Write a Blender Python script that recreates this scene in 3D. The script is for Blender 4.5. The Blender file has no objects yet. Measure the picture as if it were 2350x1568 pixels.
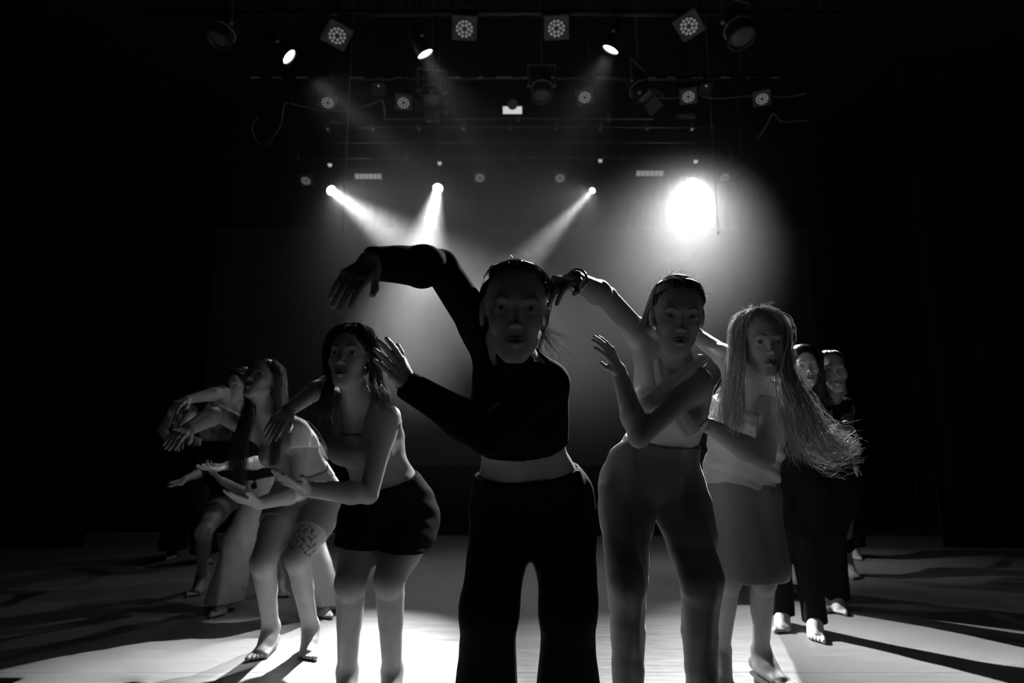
import bpy, bmesh, math, random, time
import numpy as np
from mathutils import Vector, Matrix
import openvdb as vdb
T0 = time.time()
random.seed(7); RS = np.random.RandomState(7)
S = bpy.context.scene; COL = S.collection
# ------------------------------------------------------------------ camera, world, exposure
FPX, CX, CY, PITCH, HC = 1400.0, 1175.0, 784.0, math.radians(9.93), 0.9
cam = bpy.data.objects.new('camera', bpy.data.cameras.new('camera')); COL.objects.link(cam)
cam.data.sensor_width = 36; cam.data.lens = FPX * 36 / 2350; cam.data.clip_start = 0.02
cam.location = (0, 0, HC); cam.rotation_euler = (math.pi/2 + PITCH, 0, 0); S.camera = cam
cam.data.dof.use_dof = True; cam.data.dof.focus_distance = 1.75; cam.data.dof.aperture_fstop = 2.6
W = bpy.data.worlds.new('dark_room'); S.world = W; W.use_nodes = True
W.node_tree.nodes['Background'].inputs[0].default_value = (0.5, 0.5, 0.5, 1)
W.node_tree.nodes['Background'].inputs[1].default_value = 0.0
vs = S.view_settings; vs.view_transform = 'Standard'; vs.look = 'None'; vs.gamma = 1; vs.use_curve_mapping = False
vs.exposure = 0.0
S.cycles.use_denoising = True; S.cycles.max_bounces = 6; S.cycles.diffuse_bounces = 3; S.cycles.glossy_bounces = 3
S.cycles.volume_bounces = 0; S.cycles.transmission_bounces = 2; S.cycles.sample_clamp_indirect = 4
S.cycles.caustics_reflective = False; S.cycles.caustics_refractive = False
HAZE_DENSITY, HAZE_G = 0.021, 0.45
cp, sp = math.cos(PITCH), math.sin(PITCH)
def pix(px, py, Y):
    """world point seen at pixel px, py at depth Y"""
    u = (px - CX)/FPX; v = (CY - py)/FPX
    t = Y/(cp - v*sp)
    return np.array([u*t, Y, HC + t*(sp + v*cp)])
def atz(px, Y, z):
    t = Y*cp + (z - HC)*sp
    return np.array([(px - CX)/FPX*t, Y, z])
def rayz(px, py, z):
    u = (px - CX)/FPX; v = (CY - py)/FPX
    t = (z - HC)/(sp + v*cp)
    return np.array([u*t, t*(cp - v*sp), z])
def joint(P, px, py, L, near=True):
    """point on the pixel's ray at bone length L from joint P"""
    C = np.array([0, 0, HC]); q = pix(px, py, 1.0) - C
    w = C - P; a = q@q; b = 2*(w@q); c = w@w - L*L
    D = b*b - 4*a*c
    if D < 0: Y = -b/(2*a)
    else: Y = (-b - math.sqrt(D))/(2*a) if near else (-b + math.sqrt(D))/(2*a)
    return C + q*Y
def nrm(v): v = np.asarray(v, float); return v/(np.linalg.norm(v) + 1e-9)
# stage lamps: lens pixel, height, floor target x y, beam watts, beam spread in degrees, lens radius, spill watts
LAMPS = [((760, 437), 3.8, (1.95, 2.7), 24, 18, 0.085, 170),
         ((1005, 432), 3.8, (-0.75, 2.7), 22, 17, 0.085, 20),
         ((1360, 437), 3.8, (-1.55, 2.8), 5.0, 11, 0.05, 90),
         ((1590, 422), 3.8, (0.22, 1.2), 56, 34, 0.09, 15),
         ((662, 129), 3.75, (2.7, 5.0), 1.2, 16, 0.06, 36),
         ((975, 122), 3.75, (1.37, 5.0), 0.4, 16, 0.06, 36),
         ((1402, 112), 3.75, (-1.12, 5.0), 0.25, 16, 0.06, 36)]
# ------------------------------------------------------------------ object helpers
def tag(o, label=None, cat=None, group=None, kind=None):
    if label: o['label'] = label
    if cat: o['category'] = cat
    if group: o['group'] = group
    if kind: o['kind'] = kind
    return o
def link(o, parent=None):
    COL.objects.link(o)
    if parent is not None: o.parent = parent
    return o
def empty(name, loc=(0, 0, 0)):
    o = bpy.data.objects.new(name, None); o.location = loc; COL.objects.link(o); o.empty_display_size = .05
    bpy.context.view_layer.update(); return o
def npmesh(name, V, F, mat, parent=None, smooth=True):
    """V (n,3) world coordinates, F (m,k) faces"""
    me = bpy.data.meshes.new(name); V = np.asarray(V, np.float32); F = np.asarray(F, np.int32)
    if parent is not None:
        V = V - np.array(parent.matrix_world.translation, np.float32) if hasattr(parent, 'matrix_world') else V
    me.vertices.add(len(V)); me.vertices.foreach_set('co', V.ravel())
    k = F.shape[1]; me.loops.add(F.size); me.loops.foreach_set('vertex_index', F.ravel())
    me.polygons.add(len(F)); me.polygons.foreach_set('loop_start', np.arange(0, F.size, k, dtype=np.int32))
    me.update(calc_edges=True); me.validate()
    if smooth: me.polygons.foreach_set('use_smooth', np.ones(len(me.polygons), bool))
    me.materials.append(mat)
    o = bpy.data.objects.new(name, me); link(o, parent)
    return o
# ------------------------------------------------------------------ materials (greys: the photograph is black and white)
def mat(name, col, rough=.6, spec=.4, metal=0, noise=None, bump=None, sheen=0, emis=None, coat=0, sss=0, tone=False):
    m = bpy.data.materials.new(name); m.use_nodes = True; nt = m.node_tree; b = nt.nodes['Principled BSDF']
    b.inputs['Base Color'].default_value = (col, col, col, 1); b.inputs['Roughness'].default_value = rough
    b.inputs['Specular IOR Level'].default_value = spec; b.inputs['Metallic'].default_value = metal
    b.inputs['Sheen Weight'].default_value = sheen; b.inputs['Coat Weight'].default_value = coat
    if emis is not None:
        b.inputs['Emission Color'].default_value = (1, 1, 1, 1); b.inputs['Emission Strength'].default_value = emis
    tc = nt.nodes.new('ShaderNodeTexCoord')
    if noise:
        sc, lo, hi = noise
        n = nt.nodes.new('ShaderNodeTexNoise'); n.inputs['Scale'].default_value = sc; n.inputs['Detail'].default_value = 4
        nt.links.new(tc.outputs['Object'], n.inputs['Vector'])
        r = nt.nodes.new('ShaderNodeMapRange'); r.inputs[1].default_value = .3; r.inputs[2].default_value = .7
        r.inputs[3].default_value = lo*col; r.inputs[4].default_value = hi*col
        nt.links.new(n.outputs['Fac'], r.inputs[0]); out = r.outputs[0]
        if tone:
            a = nt.nodes.new('ShaderNodeAttribute'); a.attribute_name = 'tone'
            mu = nt.nodes.new('ShaderNodeMath'); mu.operation = 'MULTIPLY'
            nt.links.new(out, mu.inputs[0]); nt.links.new(a.outputs['Fac'], mu.inputs[1]); out = mu.outputs[0]
        nt.links.new(out, b.inputs['Base Color'])
    if bump:
        sc, st = bump
        n = nt.nodes.new('ShaderNodeTexNoise'); n.inputs['Scale'].default_value = sc; n.inputs['Detail'].default_value = 3
        nt.links.new(tc.outputs['Object'], n.inputs['Vector'])
        bp = nt.nodes.new('ShaderNodeBump'); bp.inputs['Strength'].default_value = st; bp.inputs['Distance'].default_value = .002
        nt.links.new(n.outputs['Fac'], bp.inputs['Height']); nt.links.new(bp.outputs['Normal'], b.inputs['Normal'])
    return m
SKIN = mat('skin', .36, .5, .45, noise=(14, .9, 1.08), bump=(160, .25), tone=True)
SKIN_DIM = mat('skin_painted_dim', .28, .5, .45, noise=(14, .9, 1.08), bump=(160, .25), tone=True)  # darker skin copy: dimmer light on the back-left dancers put into the colour
BLACK = mat('black_jersey', .008, .9, .03, bump=(260, .3))
BLACKP = mat('black_trouser_cloth', .009, .8, .06, bump=(260, .3))
GREYT = mat('grey_suiting', .10, .5, .45, bump=(300, .25), sheen=.5)
LIGHTT = mat('pale_satin', .42, .42, .5, bump=(200, .2))
WHITET = mat('pale_jersey', .72, .7, .3, bump=(250, .3))
MIDT = mat('mid_grey_jersey', .22, .7, .3, bump=(250, .3))
SKIRTM = mat('grey_satin_skirt', .17, .45, .45, bump=(200, .15))
PALEP = mat('pale_flowing_trousers', .40, .6, .35, bump=(200, .15))
def hairmat(name, col, rough, back=.4):
    m = mat(name, col, rough, .7); nt = m.node_tree; b = nt.nodes['Principled BSDF']
    at = nt.nodes.new('ShaderNodeAttribute'); at.attribute_name = 'tone'; mu = nt.nodes.new('ShaderNodeMath'); mu.operation = 'MULTIPLY'; mu.inputs[1].default_value = col
    nt.links.new(at.outputs['Fac'], mu.inputs[0]); nt.links.new(mu.outputs[0], b.inputs['Base Color']); t = nt.nodes.new('ShaderNodeBsdfTranslucent'); x = nt.nodes.new('ShaderNodeMixShader')
    nt.links.new(mu.outputs[0], t.inputs[0]); x.inputs[0].default_value = back
    nt.links.new(b.outputs[0], x.inputs[1]); nt.links.new(t.outputs[0], x.inputs[2]); nt.links.new(x.outputs[0], nt.nodes['Material Output'].inputs[0]); return m
HAIRD = hairmat('dark_hair', .035, .30)
HAIRM = hairmat('brown_hair', .15, .30)
HAIRB = hairmat('blond_hair', .55, .30)
EYEW = mat('eye_white', .55, .2, .6); EYED = mat('iris', .03, .15, .7)
METAL = mat('silver_jewellery', .7, .25, .5, metal=1)
RIGB = mat('black_painted_steel', .03, .45, .5, noise=(8, .8, 1.3))
RIGC = mat('worn_steel', .30, .4, .5, metal=.6)
PARM = mat('grey_cast_housing', .10, .5, .4, noise=(10, .8, 1.2))
LENS = mat('led_lens_painted_glint', .8, .25, .6, emis=.10)  # low emission paints reflected glints onto the unlit beads
WHITEP = mat('white_reflector', .8, .4, .5)
GLOW = mat('lit_lens', .8, .3, .3, emis=22)
GLOWS = mat('lit_work_lamp', .8, .3, .3, emis=.55)
DIMGLOW = mat('dim_strip_glow', .7, .4, .3, emis=.16)
CABLE = mat('grey_cable', .22, .5, .4)
# ------------------------------------------------------------------ implicit surface sculptor
class Sculpt:
    def __init__(s): s.P = []
    def cap(s, a, b, ra, rb, k=.02, flat=None, fs=1.0, tag='', sub=False):
        s.P.append(dict(t='c', a=np.array(a, float), b=np.array(b, float), ra=ra, rb=rb, k=k, flat=None if flat is None else nrm(flat), fs=fs, tag=tag, sub=sub))
    def ell(s, c, R, r, k=.02, tag='', sub=False):
        """ellipsoid: R rows = local axes, r = radii"""
        s.P.append(dict(t='e', c=np.array(c, float), R=np.array(R, float), r=np.array(r, float), k=k, tag=tag, sub=sub))
    def sub(s, tags, inflate=0.0, k=None):
        o = Sculpt()
        for p in s.P:
            if p['tag'] in tags and not p['sub']:
                q = dict(p)
                if q['t'] == 'c': q['ra'] = q['ra'] + inflate; q['rb'] = q['rb'] + inflate
                else: q['r'] = q['r'] + inflate
                o.P.append(q)
        return o
    def box(s, p):
        if p['t'] == 'c':
            m = max(p['ra'], p['rb']); lo = np.minimum(p['a'], p['b']) - m; hi = np.maximum(p['a'], p['b']) + m
        else:
            e = np.sqrt(((p['R']*p['r'][:, None])**2).sum(0)); lo = p['c'] - e; hi = p['c'] + e
        return lo, hi
    def grid(s, h, fine, pad):
        bs = [s.box(p) for p in s.P if not p['sub']]
        lo = np.min([b[0] for b in bs], 0) - pad; hi = np.max([b[1] for b in bs], 0) + pad
        ax = []
        for d in range(3):
            x = lo[d]; L = [x]
            iv = [(f[0][d] - f[1][d], f[0][d] + f[1][d], f[2]) for f in fine]
            while x < hi[d]:
                st = h
                for a, b, fh in iv:
                    if a <= x <= b: st = min(st, fh)
                x += st; L.append(x)
            ax.append(np.array(L, np.float32))
        return ax
    def eval(s, ax, h, wr=None):
        F = np.full([len(a) for a in ax], .2, np.float32)
        for p in s.P:
            lo, hi = s.box(p); m = p['k'] + 2.5*h
            sl = []
            for d in range(3):
                i = max(0, np.searchsorted(ax[d], lo[d] - m) - 1); j = min(len(ax[d]), np.searchsorted(ax[d], hi[d] + m) + 1)
                sl.append(slice(i, j))
            X = ax[0][sl[0]][:, None, None]; Y = ax[1][sl[1]][None, :, None]; Z = ax[2][sl[2]][None, None, :]
            if p['t'] == 'c':
                a = p['a']; ab = p['b'] - a; L2 = max(ab@ab, 1e-9)
                x = X - a[0]; y = Y - a[1]; z = Z - a[2]
                t = np.clip((x*ab[0] + y*ab[1] + z*ab[2])/L2, 0, 1)
                x = x - t*ab[0]; y = y - t*ab[1]; z = z - t*ab[2]
                r = p['ra'] + t*(p['rb'] - p['ra'])
                if p['flat'] is not None:
                    n = p['flat']; f = p['fs']; w = x*n[0] + y*n[1] + z*n[2]
                    q = x*x + y*y + z*z
                    l1 = np.sqrt(q + w*w*(1/f**2 - 1)); l2 = np.sqrt(q + w*w*(1/f**4 - 1)) + 1e-6
                    D = (l1 - r)*l1/l2
                else: D = np.sqrt(x*x + y*y + z*z) - r
            else:
                c = p['c']; R = p['R']; r = p['r']; x = X - c[0]; y = Y - c[1]; z = Z - c[2]
                k0 = 0; k1 = 0
                for i in range(3):
                    q = (x*R[i, 0] + y*R[i, 1] + z*R[i, 2])/r[i]; k0 = k0 + q*q; k1 = k1 + (q/r[i])**2
                k0 = np.sqrt(k0); D = k0*(k0 - 1)/(np.sqrt(k1) + 1e-6)
            G = F[sl[0], sl[1], sl[2]]; D = D.astype(np.float32); k = max(p['k'], 1e-4)
            if p['sub']:
                D = -D; hh = np.maximum(k - np.abs(G - D), 0)/k; G[...] = np.maximum(G, D) + hh*hh*k*.25
            else:
                hh = np.maximum(k - np.abs(G - D), 0)/k; G[...] = np.minimum(G, D) - hh*hh*k*.25
        return F
    def mesh(s, name, mt, parent, h=.006, fine=(), wrinkle=None, clips=(), shell=None, post=None, pre=None):
        ax, F = pre if pre else (s.grid(h, fine, .03), None)
        if F is None: F = s.eval(ax, h)
        X = ax[0][:, None, None]; Y = ax[1][None, :, None]; Z = ax[2][None, None, :]
        if wrinkle is not None: F = F + wrinkle(X, Y, Z).astype(np.float32)
        if shell: F = np.maximum(F, -(F + shell))
        for c in clips: F = np.maximum(F, c(X, Y, Z).astype(np.float32))
        F[0], F[-1] = .05, .05; F[:, 0] = .05; F[:, -1] = .05; F[:, :, 0] = .05; F[:, :, -1] = .05
        F = np.clip(F, -.05, .05)
        g = vdb.FloatGrid(.05); g.copyFromArray(np.ascontiguousarray(F, dtype=np.float32))
        V, Q = g.convertToQuads(0.0)
        V = np.stack([np.interp(V[:, d], np.arange(len(ax[d])), ax[d]) for d in range(3)], 1)
        Q = Q[:, ::-1] if False else Q
        o = npmesh(name, V, Q, mt, parent)
        if post: post(o, V)
        return o
def plane(p, n, r=0):
    """keeps the side the normal points away from"""
    p = np.array(p, float); n = nrm(n)
    return lambda X, Y, Z: (X - p[0])*n[0] + (Y - p[1])*n[1] + (Z - p[2])*n[2]
def cutball(p, n, R):
    """removes what lies beyond the plane, but only inside a ball of radius R round p"""
    f = plane(p, n); p = np.array(p, float)
    return lambda X, Y, Z: np.minimum(f(X, Y, Z), R - np.sqrt((X - p[0])**2 + (Y - p[1])**2 + (Z - p[2])**2))
def folds(amp, k, warp, seed=0):
    """cloth folds: k = wave vector (rad/m), warp = second vector that bends them"""
    k = np.array(k, float); w = np.array(warp, float)
    def f(X, Y, Z):
        a = k[0]*X + k[1]*Y + k[2]*Z; b = w[0]*X + w[1]*Y + w[2]*Z
        m = .6 + .4*np.sin(b*.37 + seed*2.1)
        return -amp*m*(np.sin(a + 1.6*np.sin(b + seed)) + .5*np.sin(a*1.9 + 2.1*np.sin(b*.7 + 1 + seed)))
    return f
# ------------------------------------------------------------------ strands
def strands(name, L, r, mt, parent, taper=.35):
    L = np.asarray(L, float); n, m, _ = L.shape
    T = np.gradient(L, axis=1); T /= np.linalg.norm(T, axis=2, keepdims=True) + 1e-9
    up = np.array([.31, .57, .76]); A = np.cross(T, up); A /= np.linalg.norm(A, axis=2, keepdims=True) + 1e-9
    B = np.cross(T, A); rr = r*np.linspace(1, taper, m)[None, :, None]
    if np.ndim(r): rr = np.asarray(r)[:, None, None]*np.linspace(1, taper, m)[None, :, None]
    V = np.stack([L + rr*(math.cos(a)*A + math.sin(a)*B) for a in (0, 2.094, 4.189)], 2)
    idx = np.arange(n*m*3).reshape(n, m, 3)
    F = []
    for j in range(3):
        j2 = (j + 1) % 3
        F.append(np.stack([idx[:, :-1, j], idx[:, :-1, j2], idx[:, 1:, j2], idx[:, 1:, j]], -1).reshape(-1, 4))
    o = npmesh(name, V.reshape(-1, 3), np.concatenate(F), mt, parent)
    tn = np.repeat(np.clip(RS.lognormal(0, .5, n), .25, 2.6), m*3).astype(np.float32); a = o.data.attributes.new('tone', 'FLOAT', 'POINT')
    if len(o.data.vertices) == len(tn): a.data.foreach_set('value', tn)
    return o
def spline(C, m):
    """Catmull-Rom through control points C (...,k,3) -> (...,m,3)"""
    C = np.asarray(C, float); k = C.shape[-2]
    t = np.linspace(0, k - 1 - 1e-6, m); i = t.astype(int); f = (t - i)[:, None]
    g = lambda j: C[..., np.clip(j, 0, k - 1), :]
    p0, p1, p2, p3 = g(i - 1), g(i), g(i + 1), g(i + 2)
    return .5*(2*p1 + (p2 - p0)*f + (2*p0 - 5*p1 + 4*p2 - p3)*f**2 + (3*p1 - p0 - 3*p2 + p3)*f**3)
def locks(guides, n, jit, m=12, curl=0, clump=.5, grow=1.0):
    """strands spread between neighbouring guides (each a list of control points)"""
    G = np.asarray(guides, float); ng, k, _ = G.shape
    w = RS.rand(n)*(ng - 1); nc = max(3, int(ng*9)); w = w*(1 - clump) + clump*np.round(w/(ng - 1)*nc)/nc*(ng - 1)
    i = np.clip(w.astype(int), 0, ng - 2); f = (w - i)[:, None, None]
    C = G[i]*(1 - f) + G[i + 1]*f
    amp = jit*(.25 + grow*np.linspace(0, 1, k))[None, :, None]
    C = C + RS.randn(n, k, 3)*amp*.5 + RS.randn(n, 1, 3)*amp*.7
    L = spline(C, m)
    if curl:
        t = np.linspace(0, 1, m)[None, :, None]; ph = RS.rand(n, 1, 3)*1.5 + np.round(w[:, None, None]*3)*1.7
        L = L + curl*t*np.sin(t*11 + ph*np.array([1, 1.3, .7]))
    return L
def ribbon(name, pts, face, w0, w1, mt, parent, n=40, pleat=.0018, th=.004):
    P_ = spline(np.array(pts), n); T = np.gradient(P_, axis=0); T /= np.linalg.norm(T, axis=1, keepdims=True); f = nrm(face)
    W_ = np.cross(T, f); W_ /= np.linalg.norm(W_, axis=1, keepdims=True); N_ = np.cross(W_, T); m = 13; V = []
    for side in (1, -1):
        for j in range(m):
            u = j/(m - 1)*2 - 1; w = np.linspace(w0, w1, n)[:, None]
            V.append(P_ + W_*w*u + N_*(side*th*(1 - u**4)**.5 + pleat*math.cos(u*9 + 1) - .010*u*u))
    V = np.array(V).reshape(2, m, n, 3); id_ = np.arange(2*m*n).reshape(2, m, n); F = []
    for a, b, flip in ((0, 0, False), (1, 1, True)):
        q = np.stack([id_[a, :-1, :-1], id_[a, 1:, :-1], id_[a, 1:, 1:], id_[a, :-1, 1:]], -1).reshape(-1, 4); F.append(q[:, ::-1] if flip else q)
    return npmesh(name, V.reshape(-1, 3), np.concatenate(F), mt, parent)
# ------------------------------------------------------------------ dancer
UARM, FARM, THIGH, SHIN = .275, .235, .40, .40
def head_frame(yaw, pitch, roll):
    """yaw >0 turns the face to the picture's right, pitch >0 looks down, roll >0 tips the crown to the right"""
    y, p, r = map(math.radians, (yaw, pitch, roll))
    f = np.array([math.sin(y)*math.cos(p), -math.cos(y)*math.cos(p), -math.sin(p)])
    u0 = np.array([0, 0, 1.0]); u = nrm(u0 - f*(u0@f)); s = np.cross(u, f)
    u = nrm(u*math.cos(r) + s*math.sin(r)); s = np.cross(u, f)
    return s, f, u
class Dancer:
    def __init__(D, label, d, skin=SKIN, h=.006, hf=.0025, group=None):
        D.d = d; D.h = h; D.skin = skin; D.sk = Sculpt(); S_ = D.sk
        # head
        cr, ch = d['crown'], d['chin']; yh = d['headY']
        s, f, u = head_frame(*d.get('face', (0, 0, 0)))
        A = pix(cr[0], cr[1], yh); B = pix(ch[0], ch[1], yh)
        D.sc = sc = np.linalg.norm(A - B)/.226/d.get('fore', 1.0)
        D.H = H = (A + B)/2; D.s, D.f, D.u = s, f, u
        D.loc = lambda x, y, z: H + sc*(x*s + y*f + z*u)
        D.R = R = np.array([s, f, u])
        D.N = N = pix(*d['neck']); D.P = P = pix(*d['pelvis'])
        b = d.get('build', 1.0)
        D.shR = pix(*d['shR']); D.shL = pix(*d['shL'])
        D.root = None
        # torso
        mid = d.get('mid'); 
        def sp_(t):
            q = P*(1 - t) + N*t
            if mid: q = q + np.array(mid)*4*t*(1 - t)
            return q
        lat_c = nrm(D.shL - D.shR); up_c = nrm(sp_(1) - sp_(.7)); fr_c = nrm(np.cross(up_c, lat_c)); 
        if fr_c[1] > 0: fr_c = -fr_c
        yw = math.radians(d.get('hipyaw', 0)); lat_p = np.array([math.cos(yw), math.sin(yw), 0]); up_p = nrm(sp_(.3) - sp_(0))
        up_p = nrm(up_p*.5 + np.array([0, 0, .8])); fr_p = nrm(np.cross(up_p, lat_p)); 
        if fr_p[1] > 0: fr_p = -fr_p
        D.lat_c, D.fr_c, D.up_c, D.lat_p, D.fr_p, D.up_p, D.spine = lat_c, fr_c, up_c, lat_p, fr_p, up_p, sp_
        def fr(t):
            l = nrm(lat_p*(1 - t) + lat_c*t); u_ = nrm(sp_(min(1, t + .15)) - sp_(max(0, t - .15))); g = nrm(np.cross(u_, l)); g = g if g[1] < 0 else -g
            l = nrm(np.cross(g, u_)) if np.cross(g, u_)@l > 0 else -nrm(np.cross(g, u_)); return np.array([l, g, u_])
        D.fr = fr
        hw, ww, cw = d.get('hipw', .17)*b, d.get('waistw', .118)*b, d.get('chestw', .135)*b
        S_.ell(sp_(0) - fr_p*.0, np.array([lat_p, fr_p, up_p]), (hw*.93, .092*b, .108), .04, 'pelvis')
        for sg in (-1, 1): S_.ell(P + lat_p*sg*.075 - fr_p*.06 - up_p*.05, np.array([lat_p, fr_p, up_p]), (.078*b, .082*b, .088), .035, 'pelvis')
        S_.ell(sp_(.2), fr(.2), ((hw*.85 + ww*.9)/2, .080*b, .09), .045, 'waist')
        S_.ell(sp_(.38), fr(.38), (ww*.88, .070*b, .10), .045, 'waist')
        S_.ell(sp_(.56), fr(.56), ((ww + cw)*.46, .080*b, .10), .045, 'rib')
        S_.ell(sp_(.74), fr(.74), (cw*.95, .086*b, .10), .045, 'chest')
        S_.ell(sp_(.88), fr(.88), (cw*.86, .062*b, .062), .045, 'chest')
        bu = d.get('bust', .048)
        for sg in (-1, 1): S_.ell(sp_(.70) + fr(.7)[1]*.078*b + fr(.7)[0]*sg*.068*b, fr(.7), (bu*1.1, bu, bu*1.15), .035, 'chest')
        # neck and shoulders
        n0 = D.loc(0, -.022, -.062)
        S_.cap(n0, N - fr_c*0, .0405*sc, .044*b, .025, tag='neck')
        S_.cap(D.loc(0, .02, -.075), N + fr_c*.02 - up_c*.02, .03*sc, .035, .03, tag='neck')
        for q in (D.shR, D.shL):
            S_.cap(N - up_c*.012, q, .036*b, .038*b, .035, tag='shoulder')
            S_.cap(N*.4 + n0*.6, N*.35 + q*.65, .020, .026, .035, tag='shoulder')
            S_.cap(sp_(.72) + (q - N)*.45, q, .056*b, .038*b, .04, tag='shoulder')
        # arms
        for side, q in (('R', D.shR), ('L', D.shL)):
            e, w, tip = d['arm' + side]
            e = joint(q, e[0], e[1], UARM*d.get('armlen', 1), e[2] if len(e) > 2 else True)
            w = joint(e, w[0], w[1], FARM*d.get('armlen', 1), w[2] if len(w) > 2 else True)
            setattr(D, 'el' + side, e); setattr(D, 'wr' + side, w)
            af = d.get('armf', 1.0)
            S_.ell(q*.85 + e*.15, np.array([nrm(e - q), *D.perp(nrm(e - q))]), (.062*af, .041*af, .041*af), .02, 'uarm' + side)
            S_.cap(q, e, .038*af, .030*af, .016, tag='uarm' + side)
            S_.cap(e, e*.7 + w*.3, .028*af, .033*af, .010, tag='farm' + side)
            S_.cap(e*.72 + w*.28, w, .034*af, .0225*af, .014, tag='farm' + side)
            D.hand(side, w, joint(w, tip[0], tip[1], .17, tip[2] if len(tip) > 2 else True), d.get('palm' + side), d.get('hs', 1.0), d.get('thumb' + side))
        # legs
        for side, sg in (('R', -1), ('L', 1)):
            hj = P + lat_p*sg*.088*b - up_p*.055
            kx = pix(*d['knee' + side]); an = atz(*d['ankle' + side]); toe = atz(*d['toe' + side]) if 'toe' + side in d else an + np.array([0, -.18, 0])
            setattr(D, 'hj' + side, hj); setattr(D, 'kn' + side, kx); setattr(D, 'an' + side, an)
            lf = d.get('legf', 1.0)
            S_.cap(hj, kx, .083*lf, .048*lf, .03, tag='thigh' + side)
            S_.cap(hj*.8 + kx*.2 , hj*.5 + kx*.5, .078*lf, .066*lf, .02, tag='thigh' + side)
            S_.cap(kx, an, .043*lf, .031*lf, .02, tag='calf' + side)
            back = np.array([0, 1, 0]) - nrm(an - kx)*nrm(an - kx)[1]; back = nrm(back)
            S_.cap(kx*.83 + an*.17 + back*.022, kx*.55 + an*.45 + back*.018, .038*lf, .030*lf, .03, tag='calf' + side)
            S_.ell(kx - back*.010, np.eye(3), (.033*lf, .032*lf, .044*lf), .02, 'calf' + side)
            D.foot(an, toe)
        D.face()
        # root and mesh
        g = (D.anR + D.anL)/2; D.root = empty('person', (g[0], g[1], 0)); tag(D.root, label, 'person', group)
        fine = [(H, (.085*sc, .12*sc, .13*sc), hf)]
        if d.get('finehands', True):
            for side in 'RL':
                w = getattr(D, 'wr' + side); t = getattr(D, 'tip' + side); c = (w + t)/2; fine.append((c, np.abs(t - w)/2 + .045, max(hf*1.4, .0032)))
        D.fine = fine
        D.body = S_.mesh('body', skin, D.root, h=h, fine=fine, post=D.tone)
        for sg in (-1, 1): D.eye(sg)
    def perp(D, v):
        a = np.cross(v, [0.1, .2, 1]); a = nrm(a); return a, np.cross(v, a)
    def face(D):
        S_ = D.sk; L = D.loc; sc = D.sc; R = D.R
        def E(x, y, z, r, k, sub=False, tg='head'): S_.ell(L(x, y, z), R, np.array(r)*sc, k*sc, tg, sub)
        def C(a, b, ra, rb, k, sub=False, tg='head'): S_.cap(L(*a), L(*b), ra*sc, rb*sc, k*sc, tag=tg, sub=sub)
        E(0, -.014, .034, (.0715, .092, .079), .02); E(0, .028, -.028, (.051, .052, .078), .03)
        C((-.008, .061, -.097), (.008, .061, -.097), .0145, .0145, .02)
        for q in (-1, 1):
            C((q*.047, .000, -.050), (q*.014, .058, -.093), .012, .011, .02)
            E(q*.034, .050, -.024, (.020, .020, .022), .022)
            E(q*.0715, -.006, -.004, (.0075, .018, .030), .008)
        C((-.030, .068, .022), (.030, .068, .022), .011, .011, .018)
        E(0, .062, -.066, (.030, .018, .026), .02)
        for q in (-1, 1): E(q*.0315, .088, .001, (.0165, .0125, .0115), .012, True)
        C((0, .074, .010), (0, .091, -.029), .0052, .0062, .010); E(0, .0965, -.0335, (.0078, .0085, .0072), .006)
        for q in (-1, 1):
            E(q*.0100, .088, -.0365, (.0058, .0078, .0056), .005)
            E(q*.0315, .0630, .0015, (.0158, .0146, .0132), .005)
            E(q*.0315, .079, .0008, (.0138, .012, .0048), .002, True)
            E(q*.0062, .0975, -.0445, (.0032, .0045, .0028), .002, True)
        o = D.d.get('mouth', 0)
        for q in (-1, 1):
            C((q*.0235, .0735, -.0665), (q*.004, .0860, -.0615), .0026, .0052, .004); C((q*.0225, .0735, -.0680 - o*.5), (0, .0845, -.0725 - o), .0026, .0068, .004)
        E(0, .086, -.0665 - o*.4, (.020, .008, .0012 + o*.5), .0015, True)
        E(q*.0, .089, -.0535, (.0035, .006, .008), .008, True)
    def tone(D, o, V):
        q = (V - D.H)@D.R.T/D.sc; t = np.ones(len(V), np.float32)
        def blob(c, r, v, m=1.0):
            e = (((q - np.array(c))/np.array(r))**2).sum(1); k = np.clip(1.6 - e, 0, 1); np.copyto(t, t*(1 - k*(1 - v)))
        om = D.d.get('mouth', 0)
        blob((0, .083, -.0665 - om/2), (.024, .015, .0085 + om/2), .5)
        for sg in (-1, 1):
            for xx, zz in ((.017, .0225), (.025, .0262), (.034, .0270), (.043, .0235), (.049, .0185)): blob((sg*xx, .08, zz), (.0070, .03, .0024), .35)
            blob((sg*.0315, .08, .004), (.017, .018, .006), .6)
        a = o.data.attributes.new('tone', 'FLOAT', 'POINT'); a.data.foreach_set('value', t)
    def eye(D, sg):
        c = D.loc(sg*.0315, .0635, .0015); sc = D.sc
        me = bpy.data.meshes.new('eye'); bm = bmesh.new(); bmesh.ops.create_uvsphere(bm, u_segments=16, v_segments=12, radius=.0128*sc)
        gz = nrm(D.f*1.0 + nrm(np.array([0, 0, HC]) - c)*.6)
        for v in bm.verts: v.co += Vector(c - np.array(D.root.location))
        for f_ in bm.faces:
            f_.smooth = True
            m = f_.calc_center_median() - Vector(c - np.array(D.root.location)); f_.material_index = 1 if m.normalized().dot(Vector(gz)) > .90 else 0
        bm.to_mesh(me); bm.free(); me.materials.append(EYEW); me.materials.append(EYED)
        link(bpy.data.objects.new('eye', me), D.root)
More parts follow.
